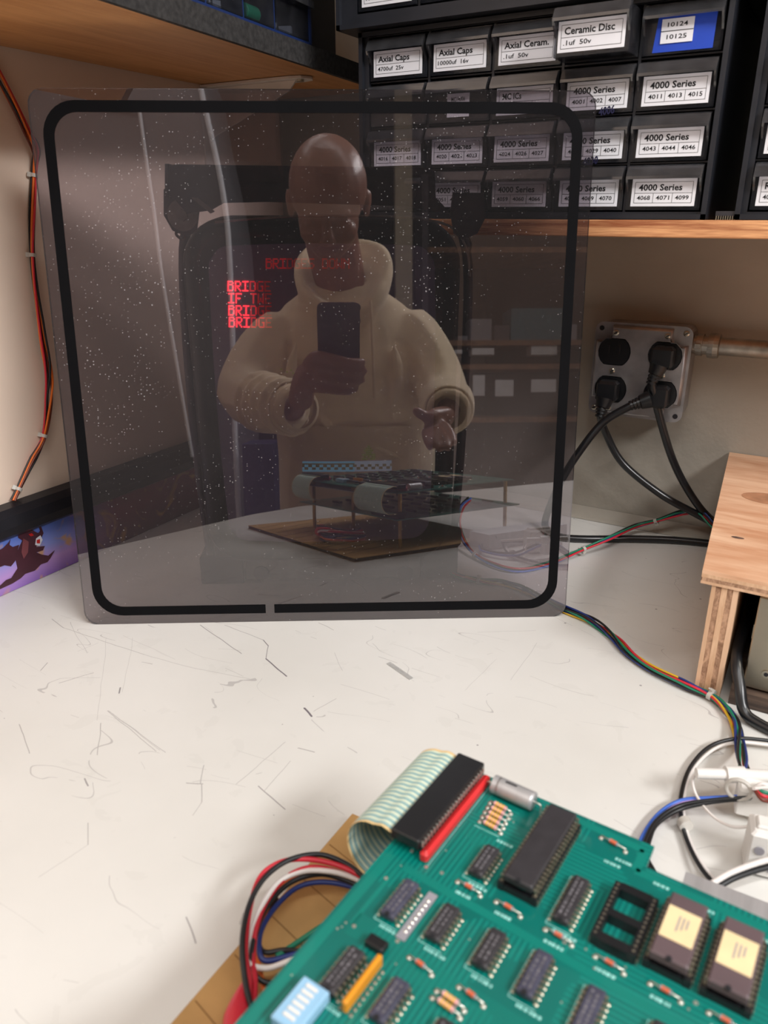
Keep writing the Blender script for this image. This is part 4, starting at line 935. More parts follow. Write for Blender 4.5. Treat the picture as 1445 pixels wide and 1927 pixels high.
c = pz(1388, 1012, zt); kn = MB(); kn.add([V((c.x+.005*math.cos(a), c.y+.0022*math.sin(a), zt+.0002)) for a in [2*PI*i/14 for i in range(14)]], [tuple(range(14))]); kn.build('gouge', mat('gouge', (110, 84, 74), .8, noise=.3, scale=200), pb_)
xs_ = [-.0455, -.0425, -.0385, -.0345, -.0305, -.0268]; mats_ = [PLYT, PLYE2, PLYE, PLYE2, PLYT]
for i in range(5):
    MB().box(((xs_[i]+xs_[i+1])/2, .73, (zt-.0112)/2), (xs_[i+1]-xs_[i], .326-(.0006 if i % 2 else 0), zt-.0116)).build('side_ply', mats_[i], pb_)
MB().box((.29, .73, (zt-.0112)/2), (.018, .32, zt-.0116)).build('side_panel', PLYT, pb_)
MB().box((.13, .70, .0065), (.30, .272, .0125)).build('floor_board', DARKWOOD, pb_)
ps = thing('power_supply', (.10, .68, .0135), 'silver metal power supply inside the plywood stand', 'power supply')
px0 = -.0125
MB().box((px0+.08, .66, .0145+.0385), (.16, .18, .077), bev=.0012).build('case', NICKEL, ps)
for x, y, w_ in ((1430, 1290, 0), (1436, 1118, 0)):
    c = pY(x, y, .5695)
pp = [(px0+.014, .030), (px0+.014, .083)]
for x, z in pp: MB().cyl((x, .5698, z), (x, .5688, z), .0032, n=14).cyl((x, .5688, z), (x, .5684, z), .0016, n=10, mi=1).build('rivet', [SCREW, INK], ps)
c = (px0+.026, .0235); MB().cyl((c[0], .5698, c[1]), (c[0], .568, c[1]), .0042, .0034, n=16).box((c[0], .5678, c[1]), (.005, .0003, .0009), mi=1).box((c[0], .5678, c[1]), (.0009, .0003, .005), mi=1).build('screw', [SCREW, INK], ps)
MB().box((px0+.026, .5694, .0865), (.018, .0006, .007)).build('sticker', YEL, ps)
MB().box((px0-.0005, .60, .052), (.001, .02, .012)).build('side_tab', NICKEL, ps)
MB().tube([V((-.021, .72, .05)), V((-.0205, .62, .046)), V((-.0205, .575, .036)), V((-.014, .557, .022)), pz(1400, 1338, .008), pz(1428, 1362, .0045), pz(1490, 1392, .0045)], .0042, n=12).build('loose_cable', CORD, label='thick black cord coming out of the plywood stand beside the power supply', cat='cord')

# ------------------------------------------------------------------ connectors and wires at the right edge
def wtube(name, pts, col, r, label, group=None): return MB().tube(pts, r, n=8, sub=8).build(name, WC[col], label=label, cat='wire', group=group)
zc_ = .03
fu = thing('fuse_holder', pz(1380, 1455, .028), 'translucent white tubular inline holder lying across the wires at the right edge', 'connector')
a = pz(1310, 1455, .026); b = pz(1365, 1457, .026); c = pz(1400, 1458, .026); e_ = pz(1475, 1462, .026)
MB().cyl(a, b, .0034, n=16).build('sleeve', NYLON, fu); MB().cyl(b, c, .0052, n=16).build('collar', NYLON, fu); MB().cyl(c, e_, .0038, n=16).build('sleeve', NYLON, fu)
cb1 = thing('plug_connector', pz(1425, 1500, .014), 'white nylon plug block with wires and a cable tie, below the tubular holder', 'connector')
p = pz(1428, 1505, .016); MB().box(p, (.026, .014, .020), X=V((.98, .17, 0)), Y=V((-.17, .98, 0)), bev=.0015).build('housing', NYLON, cb1)
MB().tube([p+V((-.012+.007*math.cos(a_), -.010, .010+.007*math.sin(a_))) for a_ in [2*PI*i/10 for i in range(10)]], .0013, n=6, closed=True, sub=3).build('cable_tie', CLEARTIE, cb1)
cb2 = thing('terminal_block', pz(1440, 1620, 0), 'white nylon terminal block with round holes at the right edge', 'connector')
p = pz(1440, 1590, .016)+V((.008, 0, 0)); X_ = V((.985, .17, 0)); Y_ = V((-.17, .985, 0))
mb = MB(); mb.box(p, (.036, .018, .030), X=X_, Y=Y_, bev=.002); mb.box(p+UPZ*.0155, (.030, .010, .004), X=X_, Y=Y_, bev=.001); mb.build('housing', NYLON, cb2)
for i in range(4):
    for j in range(2):
        q = p+X_*(-.0125+.008*i)-Y_*.0092+UPZ*(.004-.011*j); MB().cyl(q, q-Y_*.0006, .0027, n=12).build('socket_hole', mat('hole_shade', (150, 146, 140), .5) if (i+j) % 2 else GREYP, cb2)
ZB = .0035
wtube('wire', [pz(1480, 1400, .006), pz(1440, 1393, .008), pz(1385, 1390, .008), pz(1335, 1405, .005), pz(1298, 1445, .004), pz(1281, 1500, .004), pz(1284, 1550, .004), pz(1296, 1590, .004), pz(1318, 1632, .006), pz(1345, 1665, .008)], 'black', .0013, 'black wire looping on the desk right of the board corner')
wtube('wire', [pz(1480, 1408, .005), pz(1440, 1401, .006), pz(1385, 1397, .006), pz(1340, 1412, .003), pz(1303, 1450, .0025), pz(1286, 1502, .0022), pz(1289, 1552, .0022), pz(1302, 1592, .0025), pz(1325, 1632, .004), pz(1352, 1663, .006)], 'white', .0012, 'white wire running alongside the black loop at the right')
MB().cyl(pz(1286, 1545, .006), pz(1292, 1556, .006), .0042, n=14).build('cable_tie', CLEARTIE, label='clear cable tie around the black and white wire loop', cat='cable tie')
for k, (cn_, dz, dx) in enumerate((('black', .003, 2), ('sky', .001, -7), ('violet', 0, -1), ('black', .002, 9))):
    wtube('wire', [pz(1460, 1490+dx*.4, .020+dz), pz(1405, 1500+dx*.3, .018+dz), pz(1340, 1505+dx*.5, .012+dz), pz(1280, 1514+dx, .006+dz), pz(1238, 1540+dx, .004+dz), pz(1214+dx, 1578, .004+dz), pz(1209+dx, 1612, .004+dz), pz(1222+dx, 1640, .004+dz), pz(1245+dx, 1680, .005+dz)], cn_, .0013,
          {0: 'black wire on top of the arc beside the board notch', 1: 'blue wire in the arc beside the board notch', 2: 'pale violet wire in the arc beside the board notch', 3: 'black wire innermost in the arc beside the board notch'}[k])
wtube('wire', [pz(1311, 1453, .024), pz(1303, 1470, .018), pz(1312, 1500, .012), pz(1340, 1535, .012), pz(1375, 1555, .014), pz(1410, 1556, .016)], 'white', .0009, 'thin white wire curling down from the end of the tubular holder')
wtube('wire', [pz(1340, 1662, .012), pz(1380, 1640, .014), pz(1445, 1618, .016), pz(1500, 1610, .018)], 'white', .0017, 'white wire arching over the metal strip at the right edge')
wtube('wire', [pz(1346, 1672, .010), pz(1385, 1651, .012), pz(1445, 1632, .012), pz(1500, 1624, .012)], 'black', .0017, 'black wire arching over the metal strip at the right edge')
for k, (cn_, y_) in enumerate((('white', 1475), ('green', 1490), ('red', 1498), ('brown', 1506), ('white', 1482))):
    wtube('wire', [pz(1418, 1484, .026+.002*k), pz(1436, y_, .030), pz(1470, y_+14-4*k, .026)], cn_, .0011, {0: 'white wire looping out of the plug block, topmost', 1: 'green wire coming out of the plug block', 2: 'red wire coming out of the plug block', 3: 'brown wire coming out of the plug block', 4: 'white wire coming out of the plug block between white and green'}[k])
p1_ = pz(1278, 1648, .045); 
st_ = [pz(1283, 1643, .05), pz(1325, 1655, .05), pz(1480, 1700, .05), pz(1490, 1770, .05), pz(1440, 1748, .05), pz(1262, 1660, .05)]
al = MB(); q0, q1 = pz(1290, 1640, .0205), pz(1480, 1712, .0205); dn = (q1-q0).normalized(); nn_ = V((dn.y, -dn.x, 0))
al.prism([q0-nn_*.0, q0+nn_*.040, q1+nn_*.040+dn*.1, q1+dn*.1], (0, 0, -.0200)); al.build('aluminium_strip', ALU, label='brushed aluminium heat sink block beside the green board', cat='heat sink')

# ------------------------------------------------------------------ cardboard, circuit board stack
zpc = .081
cdb = thing('cardboard_sheet', (-.03, .15, 0), 'sheet of corrugated cardboard under the circuit boards', 'cardboard')
cx0, cy1 = -.211, .322
c_tl = pz(663, 1531, .0052); c_bl = pz(328, 1919, .0052); dcl = (c_bl-c_tl).normalized()
q3 = c_tl+dcl*.315; q2 = q3+V((.255, .02, 0)); q1_ = c_tl+V((.255, .0, 0))
MB().prism([c_tl+V((0, 0, -.0008)), q1_+V((0, 0, -.0008)), q2+V((0, 0, -.0008)), q3+V((0, 0, -.0008))], (0, 0, .0008)).build('top_liner', CARD, cdb)
MB().prism([V((p.x, p.y, .0004)) for p in (c_tl+V((.001, -.001, 0)), q1_, q2, q3+V((.001, 0, 0)))], (0, 0, .0038)).build('fluting', mat('card_core', (96, 74, 50), .95, noise=.3, scale=120), cdb)
MB().prism([V((p.x, p.y, .0001)) for p in (c_tl, q1_, q2, q3)], (0, 0, .0003)).build('bottom_liner', CARD, cdb)
fd = mat('card_crease', (142, 106, 62), .9)
for k in range(1, 11):
    A1 = c_tl+dcl*(.028*k); B1 = A1+V((.11, -.028, 0)); MB().box((A1+B1)/2+V((.002, 0, .00025)), ((B1-A1).length, .0005, .0003), X=(B1-A1).normalized(), Y=V((.247, .969, 0))).build('crease', fd, cdb)

ang = math.radians(-4); BU = V((math.cos(ang), math.sin(ang), 0)); BV = V((-BU.y, BU.x, 0)); BO = pz(865, 1440, zpc)
def bp(u, v, z=0): return BO + BU*(u/1000) + BV*(v/1000) + UPZ*z
cs = thing('circuit_board_stack', bp(115, -120, -zpc), 'stacked green arcade circuit boards with chips and a ribbon cable at the lower right', 'circuit board')
T = .0016
outl = [(-1, 1), (101, 1), (101.5, -13), (235, -13), (235, -245), (0.5, -245)]
MB().prism([bp(u, v, 0) for u, v in outl], (0, 0, -T)).build('upper_board', PCB, cs)
MB().prism([bp(u, v, -.036) for u, v in ((1, -2), (235, -2), (235, -245), (1, -245))], (0, 0, -T)).build('lower_board', PCB, cs)
MB().prism([bp(u, v, -.0075) for u, v in ((-3, -95), (60, -95), (60, -245), (-3, -245))], (0, 0, -.001)).build('insulating_sheet', GREYP, cs)
for u, v in ((10, -9), (225, -22), (225, -215), (8, -215), (8, -112)):
    MB().cyl(bp(u, v, -.0355), bp(u, v, -T-.0002), .0027, n=6, smooth=False).cyl(bp(u, v, -zpc+.0056), bp(u, v, -.036-T-.0002), .0027, n=6, smooth=False).build('standoff', BRASS, cs)
def dip(u, v, npin, wid=7.6, body=6.2, m_=CHIP, bz=.0, h=.0034, label=None, name='chip', length=None, notch_dir=-1, mark=True, socket=False):
    """chip centred at u, v; long side along BV"""
    n2 = npin//2; L = (length or n2*2.54+.3); base = .0012+bz
    if socket:
        s_ = MB()
        for sx in (-1, 1): s_.box(bp(u+sx*wid/2, v, .0022), (.0028, L/1000+.0006, .0040), X=BU, Y=BV)
        for k in (-1, 1): s_.box(bp(u, v+k*(L/2-1.2), .0018), (wid/1000-.003, .0025, .003), X=BU, Y=BV)
        s_.build('chip_socket', RUBBER, cs)
    mb = MB(); mb.box(bp(u, v, base+h/2), (body/1000, L/1000, h), X=BU, Y=BV, bev=.0007)
    ch = mb.build(name, m_, cs, label=label)
    nb = MB(); nb.cyl(bp(u, v+notch_dir*(L/2-.4), base+h-.0006), bp(u, v+notch_dir*(L/2-.4), base+h+.00006), .0011, n=12); nb.build('notch', INK, ch)
    pn = MB()
    for k in range(n2):
        vv = v-(n2-1)*1.27+k*2.54
        for sx in (-1, 1):
            pn.box(bp(u+sx*(wid/2-.15), vv, base+h*.45), (.0014, .0014, .0005), X=BU, Y=BV)
            pn.box(bp(u+sx*(wid/2+.2), vv, (base+h*.45)/2), (.0004, .0011, base+h*.45), X=BU, Y=BV)
            if socket: pn.box(bp(u+sx*wid/2, vv, .00435), (.0016, .0014, .0008), X=BU, Y=BV); pn.box(bp(u+sx*(wid/2+1.6), vv, .0011), (.0006, .0012, .0022), X=BU, Y=BV)
            if bz < .002: pn.cyl(bp(u+sx*(wid/2+.9), vv, 0), bp(u+sx*(wid/2+.9), vv, .0005), .0009, .0003, n=8)
    pn.build('pins', TIN, ch)
    if mark:
        tm = MB(); rnd = random.Random(int(u*10-v))
        for r_ in (-1, 1):
            x = -L/2+2.5
            while x < L/2-3:
                l_ = rnd.uniform(.8, 2.0); tm.box(bp(u+r_*1.1, v+x+l_/2, base+h+.00005), (.0009, l_/1000, .0001), X=BU, Y=BV); x += l_+rnd.uniform(.5, 1.1)
        tm.build('worn_marking', MARK, ch)
    return ch
CY1, CY2, CY3 = -53, -91, -130.5
chips = [(41.5, CY1, 14, CHIP), (81, CY1+2, 20, CHIP), (21.5, CY2, 16, CHIPB), (42, CY2, 14, CHIP), (63, CY2, 14, CHIP), (82, CY2, 16, CHIPB), (104, CY2-3, 16, CHIPB), (21, CY3, 16, CHIP), (42.5, CY3, 14, CHIPB), (64.5, CY3-4, 14, CHIP), (86, CY3-3, 14, CHIP), (108, CY3-3, 14, CHIP), (128, CY2-3, 16, CHIP), (150, CY2-3, 16, CHIP), (175, CY1-12, 24, CERAM), (130, CY3-3, 14, CHIP), (152, CY3-3, 16, CHIP), (175, CY3, 16, CHIP), (200, CY3, 16, CHIP)]
for k in range(9): chips.append((22+22*k, -168, 14 if k % 2 else 16, CHIP))
for k in range(9): chips.append((22+22*k, -200, 16 if k % 2 else 14, CHIP))
for u, v, n_, m_ in chips:
    big = n_ >= 24
    dip(u, v, n_, m_=m_, wid=15.2 if big else 7.6, body=14 if big else 6.4, h=.004 if big else .0034, label='worn bluish chip' if m_ is CHIPB else None)
dip(60.5, -35, 40, wid=15.2, body=13.2, h=.004, bz=.0045, socket=True, label='large forty-pin processor chip', mark=False)
for u in (123, 144):
    ch = dip(u, -46, 28 if False else 24, wid=15.2, body=14.2, h=.0045, bz=.0042, m_=CERAM, socket=True, mark=False, label='brown ceramic chip with a cream sticker', length=33)
    MB().box(bp(u, -45.5, .0012+.0042+.0045+.0001), (.0125, .0165, .0002), X=BU, Y=BV).build('sticker', STICK, ch)
    tm = MB()
    for r_ in range(3): tm.box(bp(u-1+r_*1.6, -45+r_*.6, .01018), (.0006, .008-.0015*r_, .0001), X=BU, Y=BV)
    tm.build('sticker_marking', GREYP, ch)
# empty socket
es = MB(); u, v = 102.8, -48.5
for sx in (-1, 1): es.box(bp(u+sx*7.6, v, .0026), (.0030, .0315, .0052), X=BU, Y=BV)
for k in (-1, 0, 1): es.box(bp(u, v+k*14.2-(1 if k == 0 else 0), .0026), (.0125, .0042 if k else .0036, .0050), X=BU, Y=BV)
so = es.build('empty_socket', RUBBER, cs)
pn = MB()
for k in range(12):
    for sx in (-1, 1): pn.box(bp(u+sx*7.6, v-13.97+k*2.54, .00525), (.0010, .0010, .0002), X=BU, Y=BV); pn.box(bp(u+sx*9.4, v-13.97+k*2.54, .0008), (.0006, .0012, .0016), X=BU, Y=BV)
pn.build('contacts', TIN, so)
# passive parts
def resistor(u, v, du, dv, mats=(RESB, RESO), L=6.2, name='resistor', r=.0011, pads=True):
    D = V((0, 0, 0)); a = bp(u, v, .0018); b = bp(u+du, v+dv, .0018); d_ = (b-a).normalized(); m_ = (a+b)/2
    mb = MB(); mb.tube([m_-d_*L/2000, m_-d_*L/2600, m_-d_*L/5000, m_, m_+d_*L/5000, m_+d_*L/2600, m_+d_*L/2000], lambda t: r*(1.0 if abs(t-.5) > .3 else .8), n=10, sub=2)
    o = mb.build(name, mats[0], cs)
    lb = MB(); lb.tube([a-UPZ*.0018, a, b, b-UPZ*.0018], .00032, n=5, sub=1); lb.ball(a-UPZ*.0016, (.0012, .0012, .0007), n=8, m=5); lb.ball(b-UPZ*.0016, (.0012, .0012, .0007), n=8, m=5); lb.build('leads', SOLD, o)
    bd = MB()
    for q in (-.28, -.02, .22): bd.cyl(m_+d_*(q*L/1000-.0003), m_+d_*(q*L/1000+.0004), r*1.04, n=10)
    bd.build('bands', mats[1], o); return o
for u, v in ((41, -69), (59.5, -69), (82, -70), (103, -70.5), (124, -70), (145, -69.5)): resistor(u-5, v+1.5, 11.5, -1, (GREYP, RESO), name='glass_diode', r=.0009, L=4.2)
for u in (35, 57, 100, 120, 142): resistor(u+3, -110, 11, -1.5, (GREYP, RESO), name='glass_diode', r=.0009, L=4.2)
resistor(79, -8, 12, -2, (GREYP, RESO), name='glass_diode', r=.0009, L=4.2)
for k in range(5): resistor(26+.4*k, -16.5-3.5*k, 11.5, -1, (RESP, BANDY), L=6.5)
for k in range(2): resistor(54, -116-3.2*k, 12, -1, (RESP, BANDY), L=6.5)
cp_ = MB(); a = bp(23.5, -8, .0050); b = bp(44.5, -8.6, .0050); dd_ = (b-a).normalized()
cp_.tube([a, a+dd_*.0005, a+dd_*.003, a+dd_*.0036, a+dd_*.0042, b-dd_*.0006, b], lambda t: .0046 if (t > .08 and t < .95) else .0041, n=20, sub=2)
co_ = cp_.build('electrolytic_capacitor', ALU, cs, label='silver axial electrolytic capacitor')
MB().tube([bp(19.5, -8, 0), bp(19.5, -8, .004), bp(21, -8, .005), a], .0004, n=5, sub=2).tube([bp(49, -8.6, 0), bp(49, -8.6, .004), bp(47.5, -8.6, .005), b], .0004, n=5, sub=2).build('leads', SOLD, co_)
MB().box(bp(33, -8.4, .0096), (.006, .0012, .0001), X=BU, Y=BV).build('print', INK, co_)
MB().box(bp(25, -113.5, .0022), (.0085, .005, .0036), X=BU, Y=BV, bev=.0006).build('small_relay', RUBBER, cs)
on = MB(); on.box(bp(30.8, -131, .0042), (.0022, .0235, .0060), X=BU, Y=BV, bev=.0007); o_ = on.build('resistor_network', ORNG, cs)
pn = MB()
for k in range(9): pn.box(bp(30.8, -131-10.2+k*2.54, .0006), (.0005, .0006, .0013), X=BU, Y=BV); pn.cyl(bp(32.6, -131-10.2+k*2.54, 0), bp(32.6, -131-10.2+k*2.54, .0006), .0009, .0004, n=8); pn.cyl(bp(27.8, -131-10.2+k*2.54, 0), bp(27.8, -131-10.2+k*2.54, .0006), .0009, .0004, n=8)
pn.build('pins', TIN, o_)
on = MB(); on.box(bp(30.5, -92, .0003), (.0042, .0265, .0005), X=BU, Y=BV); o_ = on.build('solder_pad_strip', GREYP, cs)
pn = MB()
for k in range(8): pn.cyl(bp(30.5, -92-9+k*2.54, .0005), bp(30.5, -92-9+k*2.54, .001), .0009, .0004, n=8)
pn.build('pins', SOLD, o_)
db = MB(); db.box(bp(17.5, -151, .0030), (.0120, .0190, .0055), X=BU, Y=BV, bev=.0006); o_ = db.build('switch_block', LBLUE, cs)
tm = MB()
for k in range(6): tm.box(bp(17.5, -144.5-2.54*k, .0060), (.005, .0014, .0008), X=BU, Y=BV)
tm.build('switch_levers', NYLON, o_)
# silkscreen marks and vias
sk = MB(); rnd = random.Random(5)
for u, v, n_, m_ in chips:
    h_ = n_//2*1.27+1.4; wq = 5.4 if n_ < 24 else 9.5
    sk.box(bp(u, v-h_, .00006), (2*wq/1000, .0003, .0001), X=BU, Y=BV); sk.box(bp(u-wq, v, .00006), (.0003, 2*h_/1000, .0001), X=BU, Y=BV)
    x = -4
    while x < 5:
        l_ = rnd.uniform(.7, 1.4); sk.box(bp(u+x+3, v-h_-1.5, .00006), (l_/1000, .0013, .0001), X=BU, Y=BV); x += l_+.6
for u, v in ((41, -72), (59.5, -72), (82, -73.2), (103, -73.5), (124, -73), (145, -72.5), (92, -16), (110, -20), (128, -22), (152, -24), (43, -36), (88, -20)):
    x = 0
    while x < 7:
        l_ = rnd.uniform(.7, 1.5); sk.box(bp(u+x-3, v, .00006), (l_/1000, .0015, .0001), X=BU, Y=BV); x += l_+.5
sk.box(bp(20.5, -34, .00006), (.0003, .066, .0001), X=BU, Y=BV); sk.box(bp(32.8, -33.6, .00006), (.013, .0003, .0001), X=BU, Y=BV)
ko = sk.build('silkscreen', SILK, cs, kind='stuff')
via = MB()
for k in range(260):
    u = rnd.uniform(4, 230); v = rnd.uniform(-220, -18)
    if any(abs(u-c_[0]) < 8 and abs(v-c_[1]) < 14 for c_ in chips) or (50 < u < 72 and v > -65) or (92 < u < 155 and v > -66): continue
    via.cyl(bp(u, v, 0), bp(u, v, .0002), rnd.choice((.0004, .0005, .0009)), n=8)
via.build('vias', SOLD, cs, kind='stuff')
# wide ground tracks (raised copper under the mask)
GT = mat('green_ground_track', (6, 122, 110), .32, noise=.04, coat=.3)
tr = MB()
def track(pts, w_):
    for (a0, b0), (a1, b1) in zip(pts[:-1], pts[1:]):
        A1, B1 = bp(a0, b0, .00004), bp(a1, b1, .00004); tr.box((A1+B1)/2, ((B1-A1).length, w_/1000, .00008), X=(B1-A1).normalized(), Y=UPZ.cross((B1-A1).normalized()))
track([(3.5, -70), (3.5, -222)], 4.5); track([(10, -74), (10, -110)], 2); track([(12, -73.5), (85, -76), (120, -78), (232, -80)], 4); track([(50, -3), (98, -4)], 4); track([(98, -4), (98, -18), (232, -18)], 4)
for k in range(8): track([(33+1.1*k, -68-.3*k), (33+1.1*k, -46), (26+1.1*k, -40+.2*k)], .45)
for k in range(12): track([(10, -104-.95*k), (34, -104-.95*k), (40, -107-.95*k), (232, -110-.95*k*.6)], .42)
tr.build('copper_tracks', GT, cs, kind='stuff')
# forty pin header with ribbon cable
def header(u, v, z, n_=20, L=64, red=True):
    mb = MB(); mb.box(bp(u+.6, v, z+(.0072 if red else .0062)), (.0150, L/1000, .0056), X=BU, Y=BV, bev=.0006); h_ = mb.build('ribbon_connector', RUBBER, cs)
    if red: MB().box(bp(u+11.0, v-1.5, z+.0030), (.0040, (L-1)/1000, .0060), X=BU, Y=BV, bev=.0014).build('red_socket', REDP, cs)
    else: MB().box(bp(u+1, v, z+.0018), (.010, (L-2)/1000, .0030), X=BU, Y=BV).build('header_base', RUBBER, cs)
    pn = MB()
    for k in range(24): pn.cyl(bp(u+8.6, v-L/2+2.6+k*(L-5)/23, z+.0055), bp(u+8.6, v-L/2+2.6+k*(L-5)/23, z+.0082), .0007, n=8)
    pn.build('pins', SOLD, h_)
def ribbon(v0, v1, u_end, ztop, zbot, reach, nw=40):
    """loop from a connector at the top board round to the lower board"""
    prof = []
    r_ = (ztop-zbot)/2; zc0 = (ztop+zbot)/2
    prof = [(u_end, ztop), (u_end-6, ztop+.0015)]
    for k in range(0, 13):
        a_ = PI/2+PI*k/12; prof.append((-reach+r_*1000*.9+ (r_*1000*.9)*math.cos(a_) - 0, zc0+r_*math.sin(a_)))
    prof += [(u_end-8, zbot-.0002), (u_end, zbot)]
    P = spline([V((u, 0, z)) for u, z in prof], 3)
    mb = MB(); m = len(P)
    for w_ in range(nw):
        va = v0+(v1-v0)*w_/nw; vb = v0+(v1-v0)*(w_+1)/nw; mi = 2 if w_ in (0, nw-1) else (w_//1) % 2
        rows = []
        for i, p in enumerate(P):
            t_ = (P[min(i+1, m-1)]-P[max(i-1, 0)]).normalized(); nr = V((t_.z, 0, -t_.x))
            if nr.length < .5: nr = V((0, 0, 1))
            sk_ = 0
            row = []
            for q, hgt in ((0, .0001), (.5, .0005), (1, .0001), (.5, -.0005)):
                vv = va+(vb-va)*q; row.append(bp(p.x+nr.x*hgt*1000, vv, p.z+nr.z*hgt))
            rows.append(row)
        mb.grid(rows, mi, True, True)
    return mb.build('ribbon_cable', [RIBG, RIBB, RIBO], cs)
header(7.0, -34, 0)
ribbon(-66, -2.5, 1.2, .0068, -.028, 25, 40)
header(7.0, -33, -.036, red=False, L=62)
header(7.0, -209, 0, L=52)
ribbon(-234, -184, 1.2, .0068, -.028, 20, 34)
# lower board parts
for k in range(8):
    for j in range(4):
        u_ = 30+25*k; v_ = -40-48*j; dip_l = MB(); dip_l.box(bp(u_, v_, -.036+.0028), (.0064, .019, .0034), X=BU, Y=BV, bev=.0006); dip_l.build('chip', CHIP, cs)
# loose wires at the board's left edge
wl = [('black', [(690, 1655, .03), (650, 1625, .03), (600, 1608, .032), (545, 1618, .034), (500, 1650, .034), (470, 1700, .032), (456, 1770, .03), (462, 1850, .024), (480, 1920, .02), (500, 1990, .02)], 'black wire outermost in the loops left of the board'),
      ('red', [(700, 1660, .028), (640, 1630, .03), (580, 1617, .032), (530, 1622, .033), (490, 1650, .032), (470, 1710, .028), (462, 1790, .024), (470, 1860, .02), (460, 1940, .018), (450, 2000, .018)], 'red wire on the outside of the loops left of the board'),
      ('red', [(705, 1672, .024), (650, 1646, .026), (590, 1632, .028), (540, 1650, .028), (505, 1690, .026), (484, 1740, .024), (476, 1800, .02), (480, 1860, .018), (470, 1950, .016)], 'second red wire inside the loops left of the board'),
      ('white', [(712, 1676, .024), (665, 1652, .026), (620, 1640, .028), (570, 1640, .028), (525, 1660, .028), (490, 1710, .026), (468, 1770, .022), (466, 1810, .02), (500, 1822, .018), (540, 1810, .02), (575, 1795, .024)], 'white wire hooking back toward the board edge'),
      ('black', [(705, 1682, .02), (650, 1656, .022), (600, 1645, .024), (545, 1662, .024), (500, 1710, .024), (478, 1770, .022), (472, 1830, .018), (480, 1880, .014), (495, 1960, .012)], 'black wire in the middle of the loops left of the board'),
      ('navy', [(715, 1690, .020), (660, 1668, .018), (605, 1660, .018), (560, 1670, .018), (520, 1705, .018), (492, 1750, .018), (488, 1790, .016), (500, 1808, .014), (540, 1800, .014), (600, 1780, .016), (660, 1740, .018)], 'blue wire innermost in the loops left of the board'),
      ('orange', [(712, 1690, .016), (660, 1655, .016), (600, 1642, .018), (560, 1650, .018), (520, 1680, .018), (494, 1730, .018), (484, 1800, .014), (500, 1870, .010), (520, 1950, .010)], 'orange wire low in the loops left of the board'),
      ('black', [(520, 1690, .014), (494, 1740, .014), (486, 1770, .013), (498, 1792, .012), (540, 1788, .013), (600, 1796, .018)], 'short black wire kinking toward the board edge'),
      ('black', [(472, 1800, .02), (482, 1836, .016), (505, 1850, .014), (545, 1852, .016), (600, 1848, .02)], 'black wire leaving the loops low toward the board'),
      ('green', [(520, 1800, .012), (565, 1770, .012), (610, 1740, .014), (655, 1715, .018), (700, 1690, .02)], 'green wire passing under the board edge'),
      ('violet', [(530, 1806, .011), (580, 1790, .011), (630, 1760, .013), (680, 1730, .016)], 'pale violet wire passing under the board edge')]
for cn_, pts, lb in wl: MB().tube([pz(*q) for q in pts], .0014, n=8, sub=7).build('wire', WC[cn_], label=lb, cat='wire')
P_ = [pz(x, y, .016) for x, y in ((468, 1850), (458, 1880), (450, 1915), (445, 1960), (440, 2020))]
MB().tube(P_, lambda t: .003+.004*min(1, t*2), n=12).build('heat_shrink_sleeve', WC['red'], label='red sleeve at the bottom edge, left of the board', cat='sleeve')
pl_ = pz(752, 1262, .0006); MB().box(pl_, (.030, .004, .0006), X=V((.86, -.35, 0)).normalized(), Y=V((.38, .92, 0)).normalized()).build('clear_tape_scrap', clear_mat('tape', (235, 235, 235), .05, .35, (230, 230, 228)), label='small scrap of clear tape on the desk in front of the glass', cat='tape')

# ------------------------------------------------------------------ phone
def ph(x, y, z): return CAM + RT*x + UPV*y - FW*z
PHN = mat('dark_phone_glass', (26, 28, 36), .25, noise=.05, coat=.4)
pt = thing('phone', ph(-.03, -.066, .007), 'dark phone held upright by the person reflected in the smoked glass', 'phone')
o = MB(); o.prism([ph(x, y, .0035) for x, y in rrect(.072, .147, .010, 5, -.030, -.0665)], -FW*.008); o.build('phone_body', PHN, pt)
for x, y in ((0, 0), (-.020, -.010), (0, -.022)):
    MB().cyl(ph(x, y, .0034), ph(x, y, .0016), .0075, n=18).build('lens_ring', PHN, pt)
MB().prism([ph(x, y, .0117) for x, y in rrect(.068, .142, .008, 4, -.030, -.0665)], -FW*.0004).build('phone_screen', INK, pt)

# ------------------------------------------------------------------ person behind the camera, seen in the glass
SKIN = mat('skin', (150, 104, 88), .36, noise=.06, scale=25, bump=.04)
HOOD = mat('beige_fleece', (226, 204, 170), .9, noise=.05, scale=40, bump=.35, bscale=60, sheen=.3)
HOOD2 = mat('beige_fleece_rib', (210, 188, 156), .95, noise=.05, scale=40, bump=.4, bscale=150)
JEAN = mat('blue_denim', (52, 62, 92), .9, noise=.12, scale=60, bump=.2)
SHOE = mat('dark_shoe', (40, 38, 40), .6)
hip = rv(672, 1090, 1.80)
pr = thing('person', V((hip.x, hip.y, FZ)), 'person with a shaved head in a beige hoodie holding a phone, reflected in the glass', 'person')
Hc = rv(617, 347, 1.64); hf = (-NH*.80-UPZ*.60).normalized(); hs = GE.copy(); hu = hs.cross(hf); hu = hu if hu.z > 0 else -hu
def hp(a, b, c): return Hc + hs*a + hf*b + hu*c
hb = MB()
def el(c, r): hb.ball(c, r, X=hs, Y=hf, Z=hu, n=20, m=14)
el(hp(0, 0, 0), (.077, .096, .090)); el(hp(0, .038, -.055), (.060, .058, .075)); el(hp(0, .055, -.100), (.034, .032, .030)); el(hp(0, .082, -.020), (.046, .016, .012))
